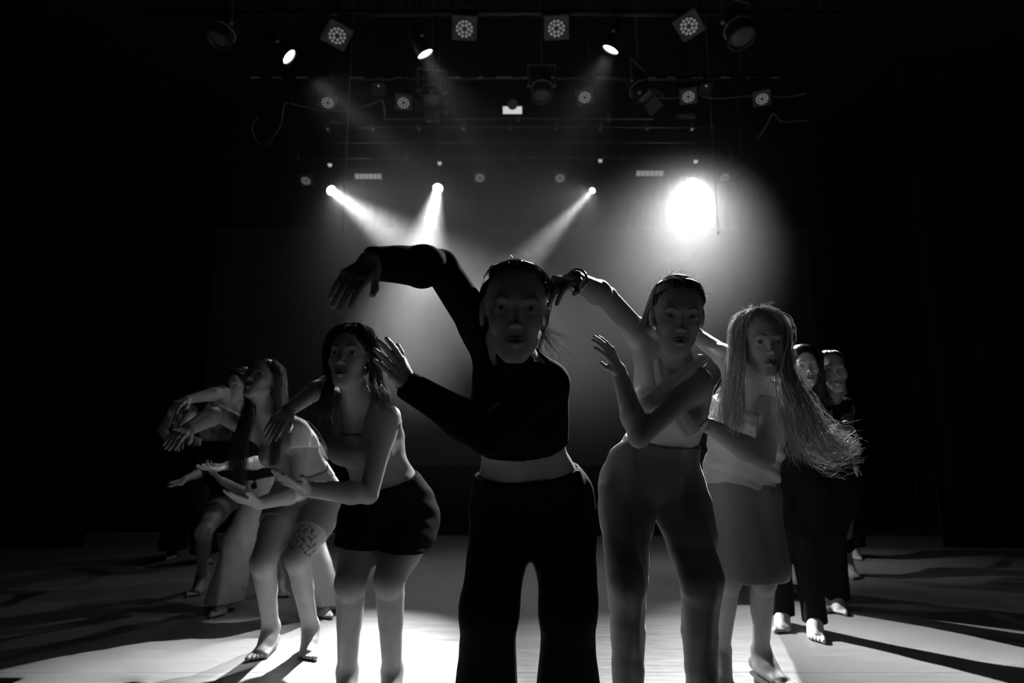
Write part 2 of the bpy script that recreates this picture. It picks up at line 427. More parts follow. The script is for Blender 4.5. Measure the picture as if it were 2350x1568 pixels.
    def hand(D, side, w, tip, palm=None, hs=1.0, thumb=None):
        S_ = D.sk; d = nrm(tip - w); tg = 'hand' + side
        palm = np.array(palm if palm is not None else (0, 0, -1), float); n = nrm(palm - d*(palm@d))
        t = np.cross(d, n)
        if thumb is not None and t@np.array(thumb, float) < 0: t = -t
        S_.cap(w - d*.01, w + d*.025, .0225*hs, .021*hs, .010, flat=n, fs=.75, tag=tg)
        setattr(D, 'tip' + side, w + d*.15*hs)
        offs = (.0255, .0088, -.0085, -.0245); lens = ((.040, .024, .019), (.044, .027, .020), (.041, .025, .019), (.032, .019, .017))
        curl = D.d.get('curl' + side, (12, 16, 12)); 
        for i, (o, ln) in enumerate(zip(offs, lens)):
            base = w + (d*(.090 - abs(i - 1)*.004) + t*o)*hs
            S_.cap(w + (d*.018 + t*o*.55)*hs, base, .0112*hs, .0098*hs, .007, tag=tg)
            p = base; a = math.radians(D.d.get('spread' + side, 1.2))*(1.5 - i); dr = nrm(d*math.cos(a) + t*math.sin(a)); nn = n; r = (.0080, .0083, .0079, .0068)[i]*hs
            for j, l in enumerate(ln):
                c = math.radians(curl[j] + (i*4 if j == 0 else 0)); dr2 = nrm(dr*math.cos(c) + nn*math.sin(c)); nn = nrm(nn*math.cos(c) - dr*math.sin(c)); dr = dr2
                q = p + dr*l*hs; S_.cap(p, q, r, r*.9, .0025, tag=tg); p = q; r *= .9
        S_.cap(w + (d*.022 + t*.020)*hs, w + (d*.055 + t*.032 + n*.010)*hs, .0135*hs, .0115*hs, .010, tag=tg)
        tw = D.d.get('thumbw', .7); a = w + (d*.055 + t*.032 + n*.010)*hs; b = a + (d*.025 + t*.020*tw + n*.006)*hs; c = b + (d*.024 + t*.006*tw + n*.003)*hs
        S_.cap(a, b, .0100*hs, .0088*hs, .005, tag=tg); S_.cap(b, c, .0088*hs, .0068*hs, .002, tag=tg)
    def foot(D, an, toe):
        S_ = D.sk; g = np.array([toe[0], toe[1], 0]) - np.array([an[0], an[1], 0]); d = nrm(g); t = np.array([-d[1], d[0], 0]); z = np.array([0, 0, 1.0]); A = np.array([an[0], an[1], 0])
        S_.ell(A - d*.035 + z*.034, np.array([d, t, z]), (.036, .030, .034), .03, 'foot')
        S_.cap(an, A + d*.05 + z*.045, .036, .030, .03, tag='foot')
        S_.cap(A + d*.03 + z*.045, A + d*.125 + z*.020, .032, .020, .03, tag='foot')
        for o, l in ((.026, .145), (.008, .142), (-.010, .135), (-.026, .125)): S_.cap(A + t*o*.6 + z*.024, A + d*l*.90 + t*o + z*.0145, .021, .0145, .014, tag='foot')
        sg = 1 if an[0] < D.P[0] else -1   # big toe on the inner side
        for i, (o, l, r) in enumerate(((.031, .028, .0125), (.0125, .026, .009), (-.002, .023, .0085), (-.016, .020, .008), (-.029, .016, .0075))):
            b = A + d*(.142 - i*.006) + t*o*sg*-1 + z*(.015); S_.cap(b, b + d*l*.6 + z*.002, r, r*.9, .003, tag='foot'); S_.cap(b + d*l*.6 + z*.002, b + d*l*1.25 - z*.003, r*.9, r*.95, .002, tag='foot')
    # ---- garments
    def garment(D, name, mt, tags, inflate=.008, h=None, extra=(), reach=.045, **kw):
        arms = any('arm' in t for t in tags); h = h or D.h
        own = D.sk.sub(('pelvis', 'waist', 'rib', 'chest', 'shoulder', 'neck', 'thighR', 'thighL', 'calfR', 'calfL') + (('uarmR', 'uarmL', 'farmR', 'farmL') if arms else ()), 0)
        reg = D.sk.sub(tags, reach)
        for e in extra: reg.cap(**{**e, 'ra': e['ra'] + .01, 'rb': e['rb'] + .01})
        ax = reg.grid(h, (), .03)
        F = np.maximum(own.eval(ax, h) - inflate, reg.eval(ax, h))
        if extra:
            ex = Sculpt()
            for e in extra: ex.cap(**e)
            G = ex.eval(ax, h); k = .03; hh = np.maximum(k - np.abs(F - G), 0)/k; F = np.minimum(F, G) - hh*hh*k*.25
        wr = kw.pop('wrinkle', None)
        if wr: 
            X = ax[0][:, None, None]; Y = ax[1][None, :, None]; Z = ax[2][None, None, :]; w_ = wr(X, Y, Z).astype(np.float32)
            F = F + np.minimum(w_, inflate*.35)
        lb = kw.pop('label', None)
        o = reg.mesh(name, mt, D.root, h=h, pre=(ax, F), **kw)
        if lb: o['label'] = lb
        return o
    def trousers(D, mt, rt=.095, rk=.075, rh=.10, zh=.03, top=.22, amp=.003, name='trousers', **kw):
        ex = []; r3 = kw.pop('hemshift', 0)
        for side in 'RL':
            hj, kn, an = (getattr(D, a + side) for a in ('hj', 'kn', 'an'))
            an2 = np.array([an[0], an[1], zh]); 
            ex.append(dict(a=hj, b=kn, ra=rt, rb=rk, k=.04)); ex.append(dict(a=kn, b=an2, ra=rk, rb=rh, k=.05))
        q = D.spine(top); n = D.fr(top)[2]*.6 + np.array([0, 0, .5])
        ww = folds(amp, (48, 22, 5), (6, 3, 10), 1); w2 = folds(amp*.25, (12, 8, 55), (14, 9, 3), 2)
        return D.garment(name, mt, ('pelvis', 'waist', 'thighR', 'thighL', 'calfR', 'calfL'), kw.pop('infl', .008), extra=ex, wrinkle=lambda X, Y, Z: ww(X, Y, Z) + w2(X, Y, Z),
                         clips=(plane(q, n), lambda X, Y, Z: zh - Z + 0*X + 0*Y), **kw)
    def top(D, mt, tags, lo, inflate=.007, amp=.002, wave=(20, 10, 70), clips=(), name='top', nrm_=None, **kw):
        q = D.spine(lo); n = -D.fr(lo)[2] if nrm_ is None else nrm_
        return D.garment(name, mt, tags, inflate, wrinkle=folds(amp, wave, (11, 7, 6), 3), clips=(plane(q, n), *clips), **kw)
    # ---- hair
    def cap(D, mt, thick=.008, cut=(.100, -.018), name='hair', extra=(), groove=.0005, r=(.060, .062, .086)):
        L = D.loc; sc = D.sc; s = Sculpt()
        s.ell(L(0, -.024, .040), D.R, np.array((.0705 + thick, .088 + thick, .0765 + thick))*sc, .02*sc)
        s.ell(L(0, -.050, -.01), D.R, np.array((.056, .044, .055))*sc, .03*sc)
        for e in extra: s.cap(**e)
        s.ell(L(0, cut[0], cut[1]), D.R, np.array(r)*sc*np.array((1.1, 1.15, 1.12)), .014*sc, sub=True)
        if r[0] < .08:
            for q in (-1, 1): s.ell(L(q*.083, .012, -.015), D.R, np.array((.026, .034, .042))*sc, .01*sc, sub=True)
        def wr(X, Y, Z):
            x = ((X - D.H[0])*D.s[0] + (Y - D.H[1])*D.s[1] + (Z - D.H[2])*D.s[2])/sc; z = ((X - D.H[0])*D.u[0] + (Y - D.H[1])*D.u[1] + (Z - D.H[2])*D.u[2])/sc
            return -groove*sc*np.sin(x*620 + 4*np.sin(z*35))
        def ht(o, V):
            q = (V - D.H)@D.R.T/sc; t = (.75 + .4*np.sin(q[:, 0]*700 + 5*np.sin(q[:, 2]*30)) + .2*np.sin(q[:, 0]*1500)).astype(np.float32)
            o.data.attributes.new('tone', 'FLOAT', 'POINT').data.foreach_set('value', np.clip(t, .2, 2))
        return s.mesh(name, mt, D.root, h=.0035 if D.h < .007 else .006, wrinkle=wr, post=ht)
    def surf(D, az, el, k=1.10):
        """point over the skull: az 0 = face, +90 = picture right; el elevation"""
        a, e = math.radians(az), math.radians(el)
        v = np.array([math.sin(a)*math.cos(e)*.0735, math.cos(a)*math.cos(e)*.093, math.sin(e)*.080])*k
        return D.loc(v[0], v[1] - .014, v[2] + .034)
    def flyaways(D, mt, n=60, ln=.05, r=.00035):
        C = []
        for i in range(n):
            az = RS.uniform(-180, 180); el = RS.uniform(5, 88); p = D.surf(az, el, 1.12); o = nrm(p - D.H); tdir = nrm(np.cross(o, RS.randn(3))); l = ln*RS.uniform(.3, 1)
            C.append([p - o*.004, p + (o*.12 + tdir*.3)*l, p + (o*.28 + tdir*.6)*l, p + (o*.34 + tdir*1.0)*l])
        tag(strands('stray_hairs', spline(np.array(C), 8), r, mt, D.root), kind='stuff')
    def slick(D, mt, bun, n=420, r=.0009, jit=.002):
        """combed-back strands from the hairline to a low bun (local point)"""
        C = []; e = D.loc(*bun)
        for i in range(n):
            az = RS.uniform(-112, 112); a0 = 33 - (abs(az)/100)**2*36; st = D.surf(az, a0, 1.085)
            k = 1.10 + RS.rand()*.02; az2 = az*(1.25) if abs(az) > 10 else az + RS.choice([-20, 20])
            p1 = D.surf(az2, a0 + 25, k); p2 = D.surf(np.sign(az2 or 1)*min(175, abs(az2)*.5 + 100), 35 - 10*RS.rand(), k)
            C.append([st, p1, p2, e + RS.randn(3)*.012])
        tag(strands('combed_strands', spline(np.array(C), 12), r, mt, D.root), kind='stuff')
    def fall(D, mt, guides, n, r=.0009, jit=.01, name='long_strands', **kw):
        tag(strands(name, locks(guides, n, jit, **kw), r, mt, D.root), kind='stuff')
# ------------------------------------------------------------------ small mesh builder
class MB:
    def __init__(s): s.bm = bmesh.new()
    def box(s, c, size, R=None, bev=0):
        r = bmesh.ops.create_cube(s.bm, size=1); vs_ = r['verts']
        bmesh.ops.scale(s.bm, verts=vs_, vec=Vector(size))
        if bev: 
            es = {e for v in vs_ for e in v.link_edges}; o = bmesh.ops.bevel(s.bm, geom=list(es), offset=bev, segments=2, affect='EDGES', profile=.5); vs_ = list({v for f in o['faces'] for v in f.verts} | {v for v in vs_ if v.is_valid})
        M = (R.to_4x4() if R else Matrix()); M.translation = Vector(c); bmesh.ops.transform(s.bm, matrix=M, verts=vs_); return s
    def tube(s, a, b, r1, r2=None, n=16, caps=True):
        a, b = Vector(a), Vector(b); d = b - a; r2 = r1 if r2 is None else r2
        r = bmesh.ops.create_cone(s.bm, cap_ends=caps, segments=n, radius1=r1, radius2=r2, depth=d.length)
        M = d.to_track_quat('Z', 'Y').to_matrix().to_4x4(); M.translation = (a + b)/2; bmesh.ops.transform(s.bm, matrix=M, verts=r['verts']); return s
    def path(s, pts, r, n=6):
        for i in range(len(pts) - 1): s.tube(pts[i], pts[i + 1], r, r, n)
        return s
    def lathe(s, prof, c, axis, n=28):
        axis = Vector(axis).normalized(); M = axis.to_track_quat('Z', 'Y').to_matrix().to_4x4(); M.translation = Vector(c)
        R = []
        for z, r in prof: R.append([s.bm.verts.new(M @ Vector((r*math.cos(2*math.pi*i/n), r*math.sin(2*math.pi*i/n), z))) for i in range(n)])
        for a, b in zip(R, R[1:]):
            for i in range(n): s.bm.faces.new((a[i], a[(i + 1) % n], b[(i + 1) % n], b[i]))
        return s
    def ball(s, c, r, sc=(1, 1, 1), seg=10):
        q = bmesh.ops.create_uvsphere(s.bm, u_segments=seg, v_segments=max(4, seg//2 + 1), radius=r); bmesh.ops.scale(s.bm, verts=q['verts'], vec=Vector(sc)); bmesh.ops.translate(s.bm, verts=q['verts'], vec=Vector(c)); return s
    def build(s, name, m, parent=None, smooth=False):
        bmesh.ops.recalc_face_normals(s.bm, faces=s.bm.faces)
        if parent is not None: bmesh.ops.translate(s.bm, verts=s.bm.verts, vec=-Vector(parent.matrix_world.translation))
        me = bpy.data.meshes.new(name); s.bm.to_mesh(me); s.bm.free(); me.materials.append(m)
        if smooth:
            for p in me.polygons: p.use_smooth = True
        return link(bpy.data.objects.new(name, me), parent)
def basis(d, up=(0, 0, 1)):
    d = Vector(d).normalized(); x = Vector(up).cross(d).normalized(); y = d.cross(x); return Matrix((x, y, d)).transposed()
# ------------------------------------------------------------------ setting
FLOORM = bpy.data.materials.new('grey_dance_vinyl'); FLOORM.use_nodes = True
nt = FLOORM.node_tree; b = nt.nodes['Principled BSDF']; tc = nt.nodes.new('ShaderNodeTexCoord')
def _n(sc, det, vec=None, stretch=None):
    n = nt.nodes.new('ShaderNodeTexNoise'); n.inputs['Scale'].default_value = sc; n.inputs['Detail'].default_value = det
    if stretch:
        mp = nt.nodes.new('ShaderNodeMapping'); mp.inputs['Scale'].default_value = stretch; mp.inputs['Rotation'].default_value = (0, 0, .12); nt.links.new(tc.outputs['Object'], mp.inputs[0]); nt.links.new(mp.outputs[0], n.inputs['Vector'])
    else: nt.links.new(tc.outputs['Object'], n.inputs['Vector'])
    return n
def _mr(src, a, b_, c, d):
    r = nt.nodes.new('ShaderNodeMapRange'); 
    for i, v in enumerate((a, b_, c, d)): r.inputs[i + 1].default_value = v
    nt.links.new(src, r.inputs[0]); return r.outputs[0]
n1 = _n(1.2, 5); n2 = _n(6, 8, stretch=(.6, 7, 1)); n3 = _n(26, 4)
mx = nt.nodes.new('ShaderNodeMath'); mx.operation = 'MULTIPLY'
nt.links.new(_mr(n1.outputs['Fac'], .3, .7, .17, .21), mx.inputs[0]); nt.links.new(_mr(n2.outputs['Fac'], .35, .65, .88, 1.07), mx.inputs[1])
nt.links.new(mx.outputs[0], b.inputs['Base Color'])
ad = nt.nodes.new('ShaderNodeMath'); ad.operation = 'MULTIPLY'
nt.links.new(_mr(n2.outputs['Fac'], .3, .7, .33, .45), ad.inputs[0]); nt.links.new(_mr(n3.outputs['Fac'], .3, .7, .94, 1.06), ad.inputs[1])
nt.links.new(ad.outputs[0], b.inputs['Roughness']); b.inputs['Specular IOR Level'].default_value = .35
def grid_floor(name, x0, x1, y0, y1, z, m):
    o = MB().box(((x0 + x1)/2, (y0 + y1)/2, z - .02), (x1 - x0, y1 - y0, .04)).build(name, m); tag(o, kind='structure'); return o
DARKF = mat('black_stage_floor', .02, .5, .4, noise=(5, .8, 1.2)); DARKW = mat('black_wall_paint', .02, .8, .3, noise=(3, .8, 1.2))
VELV = mat('black_velour', .012, .95, .1, bump=(120, .3), sheen=.1)
SCREEN = mat('dark_grey_backcloth', .05, .8, .2, noise=(2, .9, 1.1))
grid_floor('floor', -6, 6, -1.5, 9, -.004, DARKF)
# vinyl sheets laid side by side across the stage, each its own strip
fl = bpy.data.objects['floor']
for i in range(6):
    y0 = -1.4 + i*1.36; y1 = min(y0 + 1.358, 6.62)
    o = MB().box((0, (y0 + y1)/2, -.002), (9.6, y1 - y0, .004)).build('vinyl_sheet', FLOORM, fl)
tag(MB().box((0, 9.02, 2.5), (12, .08, 5)).build('wall_back', DARKW), kind='structure')
tag(MB().box((-6.04, 3.8, 2.5), (.08, 10.6, 5)).build('wall_left', DARKW), kind='structure')
tag(MB().box((6.04, 3.8, 2.5), (.08, 10.6, 5)).build('wall_right', DARKW), kind='structure')
tag(MB().box((0, 3.8, 5.04), (12, 10.6, .08)).build('ceiling', DARKW), kind='structure')
tag(MB().box((-3.0, 6.66, .012), (3.4, .03, .02)).build('trim_1', mat('pale_edge_strip', .35, .5)), kind='structure')
def curtain(x0, y0, x1, y1, z0, z1, label, m=VELV, amp=.05, wl=.22, name='stage_curtain', cat='curtain', group=None):
    n = int(math.hypot(x1 - x0, y1 - y0)/wl*8); d = np.array([x1 - x0, y1 - y0])/n; L = np.linalg.norm(d); nn = np.array([-d[1], d[0]])/L
    V = []; zs = np.linspace(z0, z1, 6)
    for side in (0, .006):
        for z in zs:
            for i in range(n + 1):
                s_ = i*L; o = amp*(math.sin(2*math.pi*s_/wl + .6*math.sin(s_*3.1)) + .3*math.sin(s_*17 + z*.3))*(1.15 - .2*z/5) + side
                V.append((x0 + d[0]*i + nn[0]*o, y0 + d[1]*i + nn[1]*o, z))
    F = []; W_ = n + 1; H_ = len(zs); B = W_*H_
    for j in range(H_ - 1):
        for i in range(n):
            a = j*W_ + i; F.append((a, a + 1, a + 1 + W_, a + W_)); F.append((B + a, B + a + W_, B + a + 1 + W_, B + a + 1))
    for i in range(n):
        F.append((i, B + i, B + i + 1, i + 1)); a = (H_ - 1)*W_ + i; F.append((a, a + 1, B + a + 1, B + a))
    for j in range(H_ - 1):
        a = j*W_; F.append((a, a + W_, B + a + W_, B + a)); a = j*W_ + n; F.append((a, B + a, B + a + W_, a + W_))
    V = np.array(V); o = npmesh(name, V - np.array([x0, y0, z0]), np.array(F), m); o.location = (x0, y0, z0); tag(o, label, cat, group); return o
# wing curtains, nearest at the outside
curtain(3.98, 5.86, 5.9, 5.86, .0, 4.9, 'black folded wing curtain at the right edge of the stage floor')
curtain(4.28, 6.62, 5.2, 6.62, .0, 4.9, 'narrow black wing curtain behind the right edge curtain')
curtain(-5.9, 5.86, -3.94, 5.86, .0, 4.9, 'black folded wing curtain at the left edge of the stage floor')
curtain(-5.9, 6.95, -4.4, 6.95, .0, 4.9, 'black wing curtain behind the left edge curtain')
curtain(-5.4, 8.5, 5.4, 8.5, .02, 4.9, 'long black back curtain behind the hanging screen', amp=.03)
th = empty('backdrop_screen', (0, 7.5, .7)); MB().box((0, 7.5, 2.2), (7.6, .012, 3.0)).build('cloth', SCREEN, th)
for x in (-3.6, -1.2, 1.2, 3.6): MB().tube((x, 7.5, 3.68), (x, 7.5, 5.03), .006).build('rope', RIGB, th)
o = th; tag(o, 'plain dark grey backdrop screen hanging behind the dancers', 'screen')
# ------------------------------------------------------------------ rig bars
ZB = 4.02
def bar(px0, px1, py, z, label, r=.022, clamps=0, hang=True, dashes=None):
    a = rayz(px0, py, z); c = rayz(px1, py, z); y = (a[1] + c[1])/2; t = empty('lighting_bar', ((a[0] + c[0])/2, y, z)); tag(t, label, 'pipe')
    MB().tube((a[0], y, z), (c[0], y, z), r).build('pipe', RIGB if clamps < 50 else RIGC, t, True)
    for i in range(clamps):
        x = a[0] + (c[0] - a[0])*(i + .5)/clamps
        MB().box((x, y, z), (.035, .06, .06), bev=.008).tube((x, y, z + .02), (x, y, z + .10), .006, n=6).build('pipe_clamp', RIGC, t)
    if dashes:
        for i in range(dashes):
            x = a[0] + (c[0] - a[0])*(i + .5)/dashes + .03*math.sin(i*5.1); MB().box((x, y - r, z - r*.6), (.09 + .05*math.sin(i*3.3), .006, .012)).build('tape_mark', mat('worn_tape', .45, .6) if i == 0 else bpy.data.materials['worn_tape'], t)
    if hang:
        for k in np.linspace(.08, .92, 4):
            x = a[0] + (c[0] - a[0])*k; MB().tube((x, y, z), (x, y, 5.03), .005, n=6).build('suspension_wire', RIGC, t)
    return y
YB = {}
YB['row1'] = bar(330, 2020, 30, 4.02, 'nearest lighting bar at the very top')
YB['row2'] = bar(560, 1800, 178, 4.16, 'second lighting bar with pale tape marks', dashes=22)
bar(880, 1500, 271, 4.02, 'short bar with two hooks below the second row of lamps', .014, 3, False)
bar(700, 1640, 291, 4.04, 'thin bar dotted with small clamps', .012, 9, False)
bar(640, 1750, 326, 4.06, 'plain bar between the clamped bar and the rear bar', .013, 0, False)
YB['row3'] = bar(560, 1800, 361, 4.08, 'rear lighting bar above the bright back lamps', .022, 5)
# ------------------------------------------------------------------ lit spotlights
def spot(px, z, tgt, watts, cone, r, spill, label, group):
    p = Vector(rayz(px[0], px[1], z)); t = Vector((tgt[0], tgt[1], 0)); d = (t - p).normalized()
    th = empty('stage_spotlight', p); tag(th, label, 'spotlight', group)
    R = basis(d); x = R.col[0]; k = r/.085
    MB().lathe([(-.30*k, .001), (-.30*k, .055*k), (-.27*k, .072*k), (-.16*k, .078*k), (-.14*k, .095*k), (-.01, r*1.12), (.0, r*1.18), (.012, r*1.18), (.012, r*1.04), (-.004, r*1.02)], p, d).build('housing', RIGB, th, True)
    MB().lathe([(.0, .0001), (.0, r*1.0), (-.012, r*1.0)], p, d).build('lens', GLOW, th, True)
    top = Vector((p.x, p.y, z)) - d*.14*k + Vector((0, 0, .24)); mid_ = p - d*.14*k
    MB().path([mid_ + x*.105*k, mid_ + x*.11*k + Vector((0, 0, .16*k)), mid_ - x*.11*k + Vector((0, 0, .16*k)), mid_ - x*.105*k], .007, 8).tube(mid_ + Vector((0, 0, .16*k)), (mid_.x, mid_.y, 5.03), .009).build('yoke', RIGB, th)
    [MB().ball(mid_ + x*q*k, .015).build('yoke_knob', RIGC, th, True) for q in (-.112, .112)]
    l = bpy.data.lights.new('beam', 'AREA'); l.shape = 'DISK'; l.size = r*1.9; l.energy = watts; l.spread = math.radians(cone)
    lo = bpy.data.objects.new('lamp_light', l); link(lo, th); lo.location = d*.03; lo.rotation_euler = d.to_track_quat('-Z', 'Y').to_euler()
    l = bpy.data.lights.new('spill', 'SPOT'); l.energy = spill; l.spot_size = math.radians(68); l.spot_blend = 1; l.shadow_soft_size = .04
    l2 = bpy.data.objects.new('spill_light', l); link(l2, th); l2.location = d*.03; l2.rotation_euler = lo.rotation_euler
    return th
LB = ['lit back spotlight, leftmost, beam slanting down to the right', 'lit back spotlight second from the left, broad beam straight down', 'small lit back spotlight with a thin beam down to the left', 'brightest back spotlight glaring towards the camera',
      'lit front spotlight, leftmost of the top row', 'lit front spotlight left of the centre panels in the top row', 'lit front spotlight right of centre in the top row']
for i, L_ in enumerate(LAMPS): spot(*L_[:5], L_[5]*(.62 if i < 4 else .95), L_[6], LB[i], 'lit stage spotlights')
# ------------------------------------------------------------------ led par lights
lens_me = None
def led_par(px, py, z, size, aim, roll, label, group, dim=1):
    global lens_me
    p = Vector(rayz(px, py, z)); d = Vector(aim).normalized(); R = basis(d) @ Matrix.Rotation(math.radians(roll), 3, 'Z'); s_ = size
    th = empty('led_par_light', p); tag(th, label, 'stage light', group)
    m = MB().box(p - d*.02, (s_, s_, .035), R, bev=.012); m.build('face_plate', PARM, th)
    MB().lathe([(-.16, .001), (-.16, s_*.3), (-.03, s_*.44)], p, d).build('housing', RIGB, th, True)
    MB().lathe([(-.002, s_*.36), (.004, s_*.36), (.004, s_*.34), (-.002, s_*.34)], p, d).build('lens_ring', RIGB, th, True)
    pts = [(s_*.15, 6, 0), (s_*.29, 12, 15)]
    if lens_me is None:
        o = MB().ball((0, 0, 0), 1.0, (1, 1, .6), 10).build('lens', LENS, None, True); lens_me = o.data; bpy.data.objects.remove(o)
    for rr, n, ph in pts:
        for i in range(n):
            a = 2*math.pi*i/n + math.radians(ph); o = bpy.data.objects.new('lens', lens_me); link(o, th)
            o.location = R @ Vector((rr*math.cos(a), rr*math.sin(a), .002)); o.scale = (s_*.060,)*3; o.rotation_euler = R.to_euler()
    x = R.col[0]; c = p - d*.09; zt = 4.05
    MB().path([c + x*s_*.5, c + x*s_*.5 + Vector((0, 0, .17)), c - x*s_*.5 + Vector((0, 0, .17)), c - x*s_*.5], .006, 8).tube(c + Vector((0, 0, .17)), (c.x, c.y, 5.03), .008).build('yoke', RIGB, th)
# first row
for px, py, roll, lab, aim in ((774, 82, -16, 'square LED lamp with round lenses, leftmost in the top row', (.25, -.55, -1)), (1066, 66, 0, 'square LED lamp left of centre in the top row', (.05, -.55, -1)),
                          (1277, 65, 0, 'square LED lamp right of centre in the top row', (-.05, -.55, -1)), (1581, 60, 16, 'tilted square LED lamp, rightmost in the top row', (-.3, -.55, -1))):
    led_par(px, py, 3.82, .180, aim, roll, lab, 'LED lamps in the top row')
for px, py, roll, lab in ((752, 236, -14, 'square LED lamp, leftmost of the middle row'), (926, 236, 0, 'square LED lamp left of the barn-door lamp in the middle row'), (1342, 223, 10, 'square LED lamp right of the round unlit lamp'),
                          (1580, 222, 0, 'square LED lamp in the middle row above the glaring lamp'), (1749, 227, 0, 'square LED lamp, rightmost of the middle row')):
    led_par(px, py, 3.85, .15, (-(px - 1175)/1175*.5, -.6, -1), roll, lab, 'LED lamps in the middle row')
for px, py, lab in ((702, 415, 'dim LED lamp at the left end of the rear bar'), (1101, 408, 'dim LED lamp right of the broad beam'), (1285, 409, 'dim LED lamp left of the thin beam'), (1663, 407, 'dim LED lamp right of the glaring lamp')):
    led_par(px, py, 3.86, .15, (0, -.7, -1), 0, lab, 'LED lamps in the rear row')
# ------------------------------------------------------------------ unlit fresnels
def fresnel(px, py, z, aim, label, k=1.0, doors=True, hoop=False):
    p = Vector(rayz(px, py, z)); d = Vector(aim).normalized(); R = basis(d); th = empty('unlit_spotlight', p); tag(th, label, 'spotlight')
    MB().lathe([(-.26*k, .001), (-.26*k, .07*k), (-.22*k, .085*k), (-.02, .088*k), (0, .095*k), (.01, .095*k), (.01, .08*k), (-.015, .076*k)], p, d).build('housing', RIGB, th, True)
    MB().lathe([(.0, .0001), (-.004, .04*k), (-.015, .076*k)], p, d).build('lens', mat('unlit_lens', .15, .1, .8) if 'unlit_lens' not in bpy.data.materials else bpy.data.materials['unlit_lens'], th, True)
    x, y = R.col[0], R.col[1]; c = p - d*.13*k
    MB().path([c + x*.11*k, c + x*.125*k + Vector((0, 0, .2*k)), c - x*.125*k + Vector((0, 0, .2*k)), c - x*.11*k], .007, 8).tube(c + Vector((0, 0, .2*k)), (c.x, c.y, 5.03), .009).build('yoke', RIGC, th)
    for s_ in (-1, 1): MB().box(c + x*s_*.115*k, (.03*k, .03*k, .03*k), R, .006).build('yoke_knob', RIGC, th)
    MB().path([p - d*.1*k + (x*math.cos(a) + y*math.sin(a))*.092*k for a in np.linspace(0, 2*math.pi, 25)], .006, 6).build('rim', RIGC, th, True)
    if doors:
        for ax_, s_ in ((x, 1), (x, -1), (y, 1), (y, -1)):
            ot = y if ax_ is x else x; q = p + ax_*s_*.10*k + d*.05*k; Rd = Matrix((ot, d*.8 + ax_*s_*.6, ot.cross(d*.8 + ax_*s_*.6))).transposed()
            MB().box(q, (.13*k, .11*k, .004), Rd).build('barn_door', RIGB, th); MB().box(p + ax_*s_*.098*k + d*.012, (.022*k, .022*k, .014*k), R).build('door_clip', WHITEP, th)
    return th
fresnel(990, 232, 3.80, (.05, -.35, -1), 'unlit barn-door spotlight hanging in the middle row, left of the bright panel')
fresnel(1244, 222, 3.80, (0, -.2, -1), 'unlit round spotlight right of the bright panel', .95, doors=False)
fresnel(1480, 222, 3.80, (.35, -.3, -1), 'unlit barn-door spotlight under a square frame, right side of the middle row')
fresnel(1703, 88, 3.72, (.1, -.3, -1), 'large unlit spotlight, rightmost in the top row', 1.05, doors=False)
fresnel(500, 92, 3.75, (-.3, -.3, -1), 'unlit lamp in the darkness at the top left', .9, doors=False)
# round colour frames on the middle bar
for px, lab in ((870, 'small round-cornered lamp frame left in the middle row'), (1619, 'small round-cornered lamp frame right in the middle row')):
    p = Vector(rayz(px, 205, 3.95)); th = empty('small_floodlight', p); tag(th, lab, 'stage light'); d = Vector((0, -.6, -1)).normalized(); R = basis(d)
    MB().box(p - d*.03, (.10, .10, .05), R, .015).build('housing', RIGB, th); MB().path([p + R @ Vector((.052*math.copysign(abs(math.cos(a))**.5, math.cos(a)), .052*math.copysign(abs(math.sin(a))**.5, math.sin(a)), .0)) for a in np.linspace(0, 2*math.pi, 29)], .005).build('rim', PARM, th)
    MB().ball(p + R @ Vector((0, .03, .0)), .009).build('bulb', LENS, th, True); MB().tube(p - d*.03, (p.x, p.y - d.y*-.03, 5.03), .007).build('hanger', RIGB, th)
# bright work-light panel half covered by a round disc
p = Vector(rayz(1176, 253, 3.86)); th = empty('work_light_panel', p); tag(th, 'bright white rectangular panel between the two unlit middle-row lamps', 'panel light'); d = Vector((0, -.75, -.66)).normalized(); R = basis(d)
MB().box(p - d*.03, (.19, .085, .04), R, .004).build('housing', RIGB, th); MB().box(p, (.168, .062, .008), R).build('diffuser', GLOWS, th)
MB().lathe([(0, .0001), (0, .045), (.01, .045), (.01, .0001)], p + R @ Vector((0, .052, .012)), d).build('round_cover', RIGB, th); MB().tube(p - d*.04, (p.x, p.y, 5.03), .008).build('hanger', RIGB, th)
# slatted strip lights on the rear bar
for px, py, lab in ((845, 405, 'dim slatted strip light between the two left beams'), (1491, 398, 'dim slatted strip light left of the glaring lamp'), (778, 279, 'very dim strip light under the leftmost middle lamp'), (1575, 266, 'very dim strip light under the middle-row LED lamp')):
    far = py > 300; p = Vector(rayz(px, py, 3.9 if far else 3.88)); th = empty('strip_light', p); tag(th, lab, 'strip light', 'strip lights under the bars'); w = .30 if far else .16
    d = Vector((0, -.85, -.5)).normalized(); R = basis(d); MB().box(p - d*.025, (w + .02, .075 if far else .04, .04), R, .004).build('housing', RIGB, th)
    for i in range(6): MB().box(p + R @ Vector((-w/2 + w*(i + .5)/6, 0, 0)), (w/6*.86, .055 if far else .03, .008), R).build('diffuser_slat', DIMGLOW if far else PARM, th)
    MB().tube(p - d*.03, (p.x, p.y, 5.03), .007).build('hanger', RIGB, th)
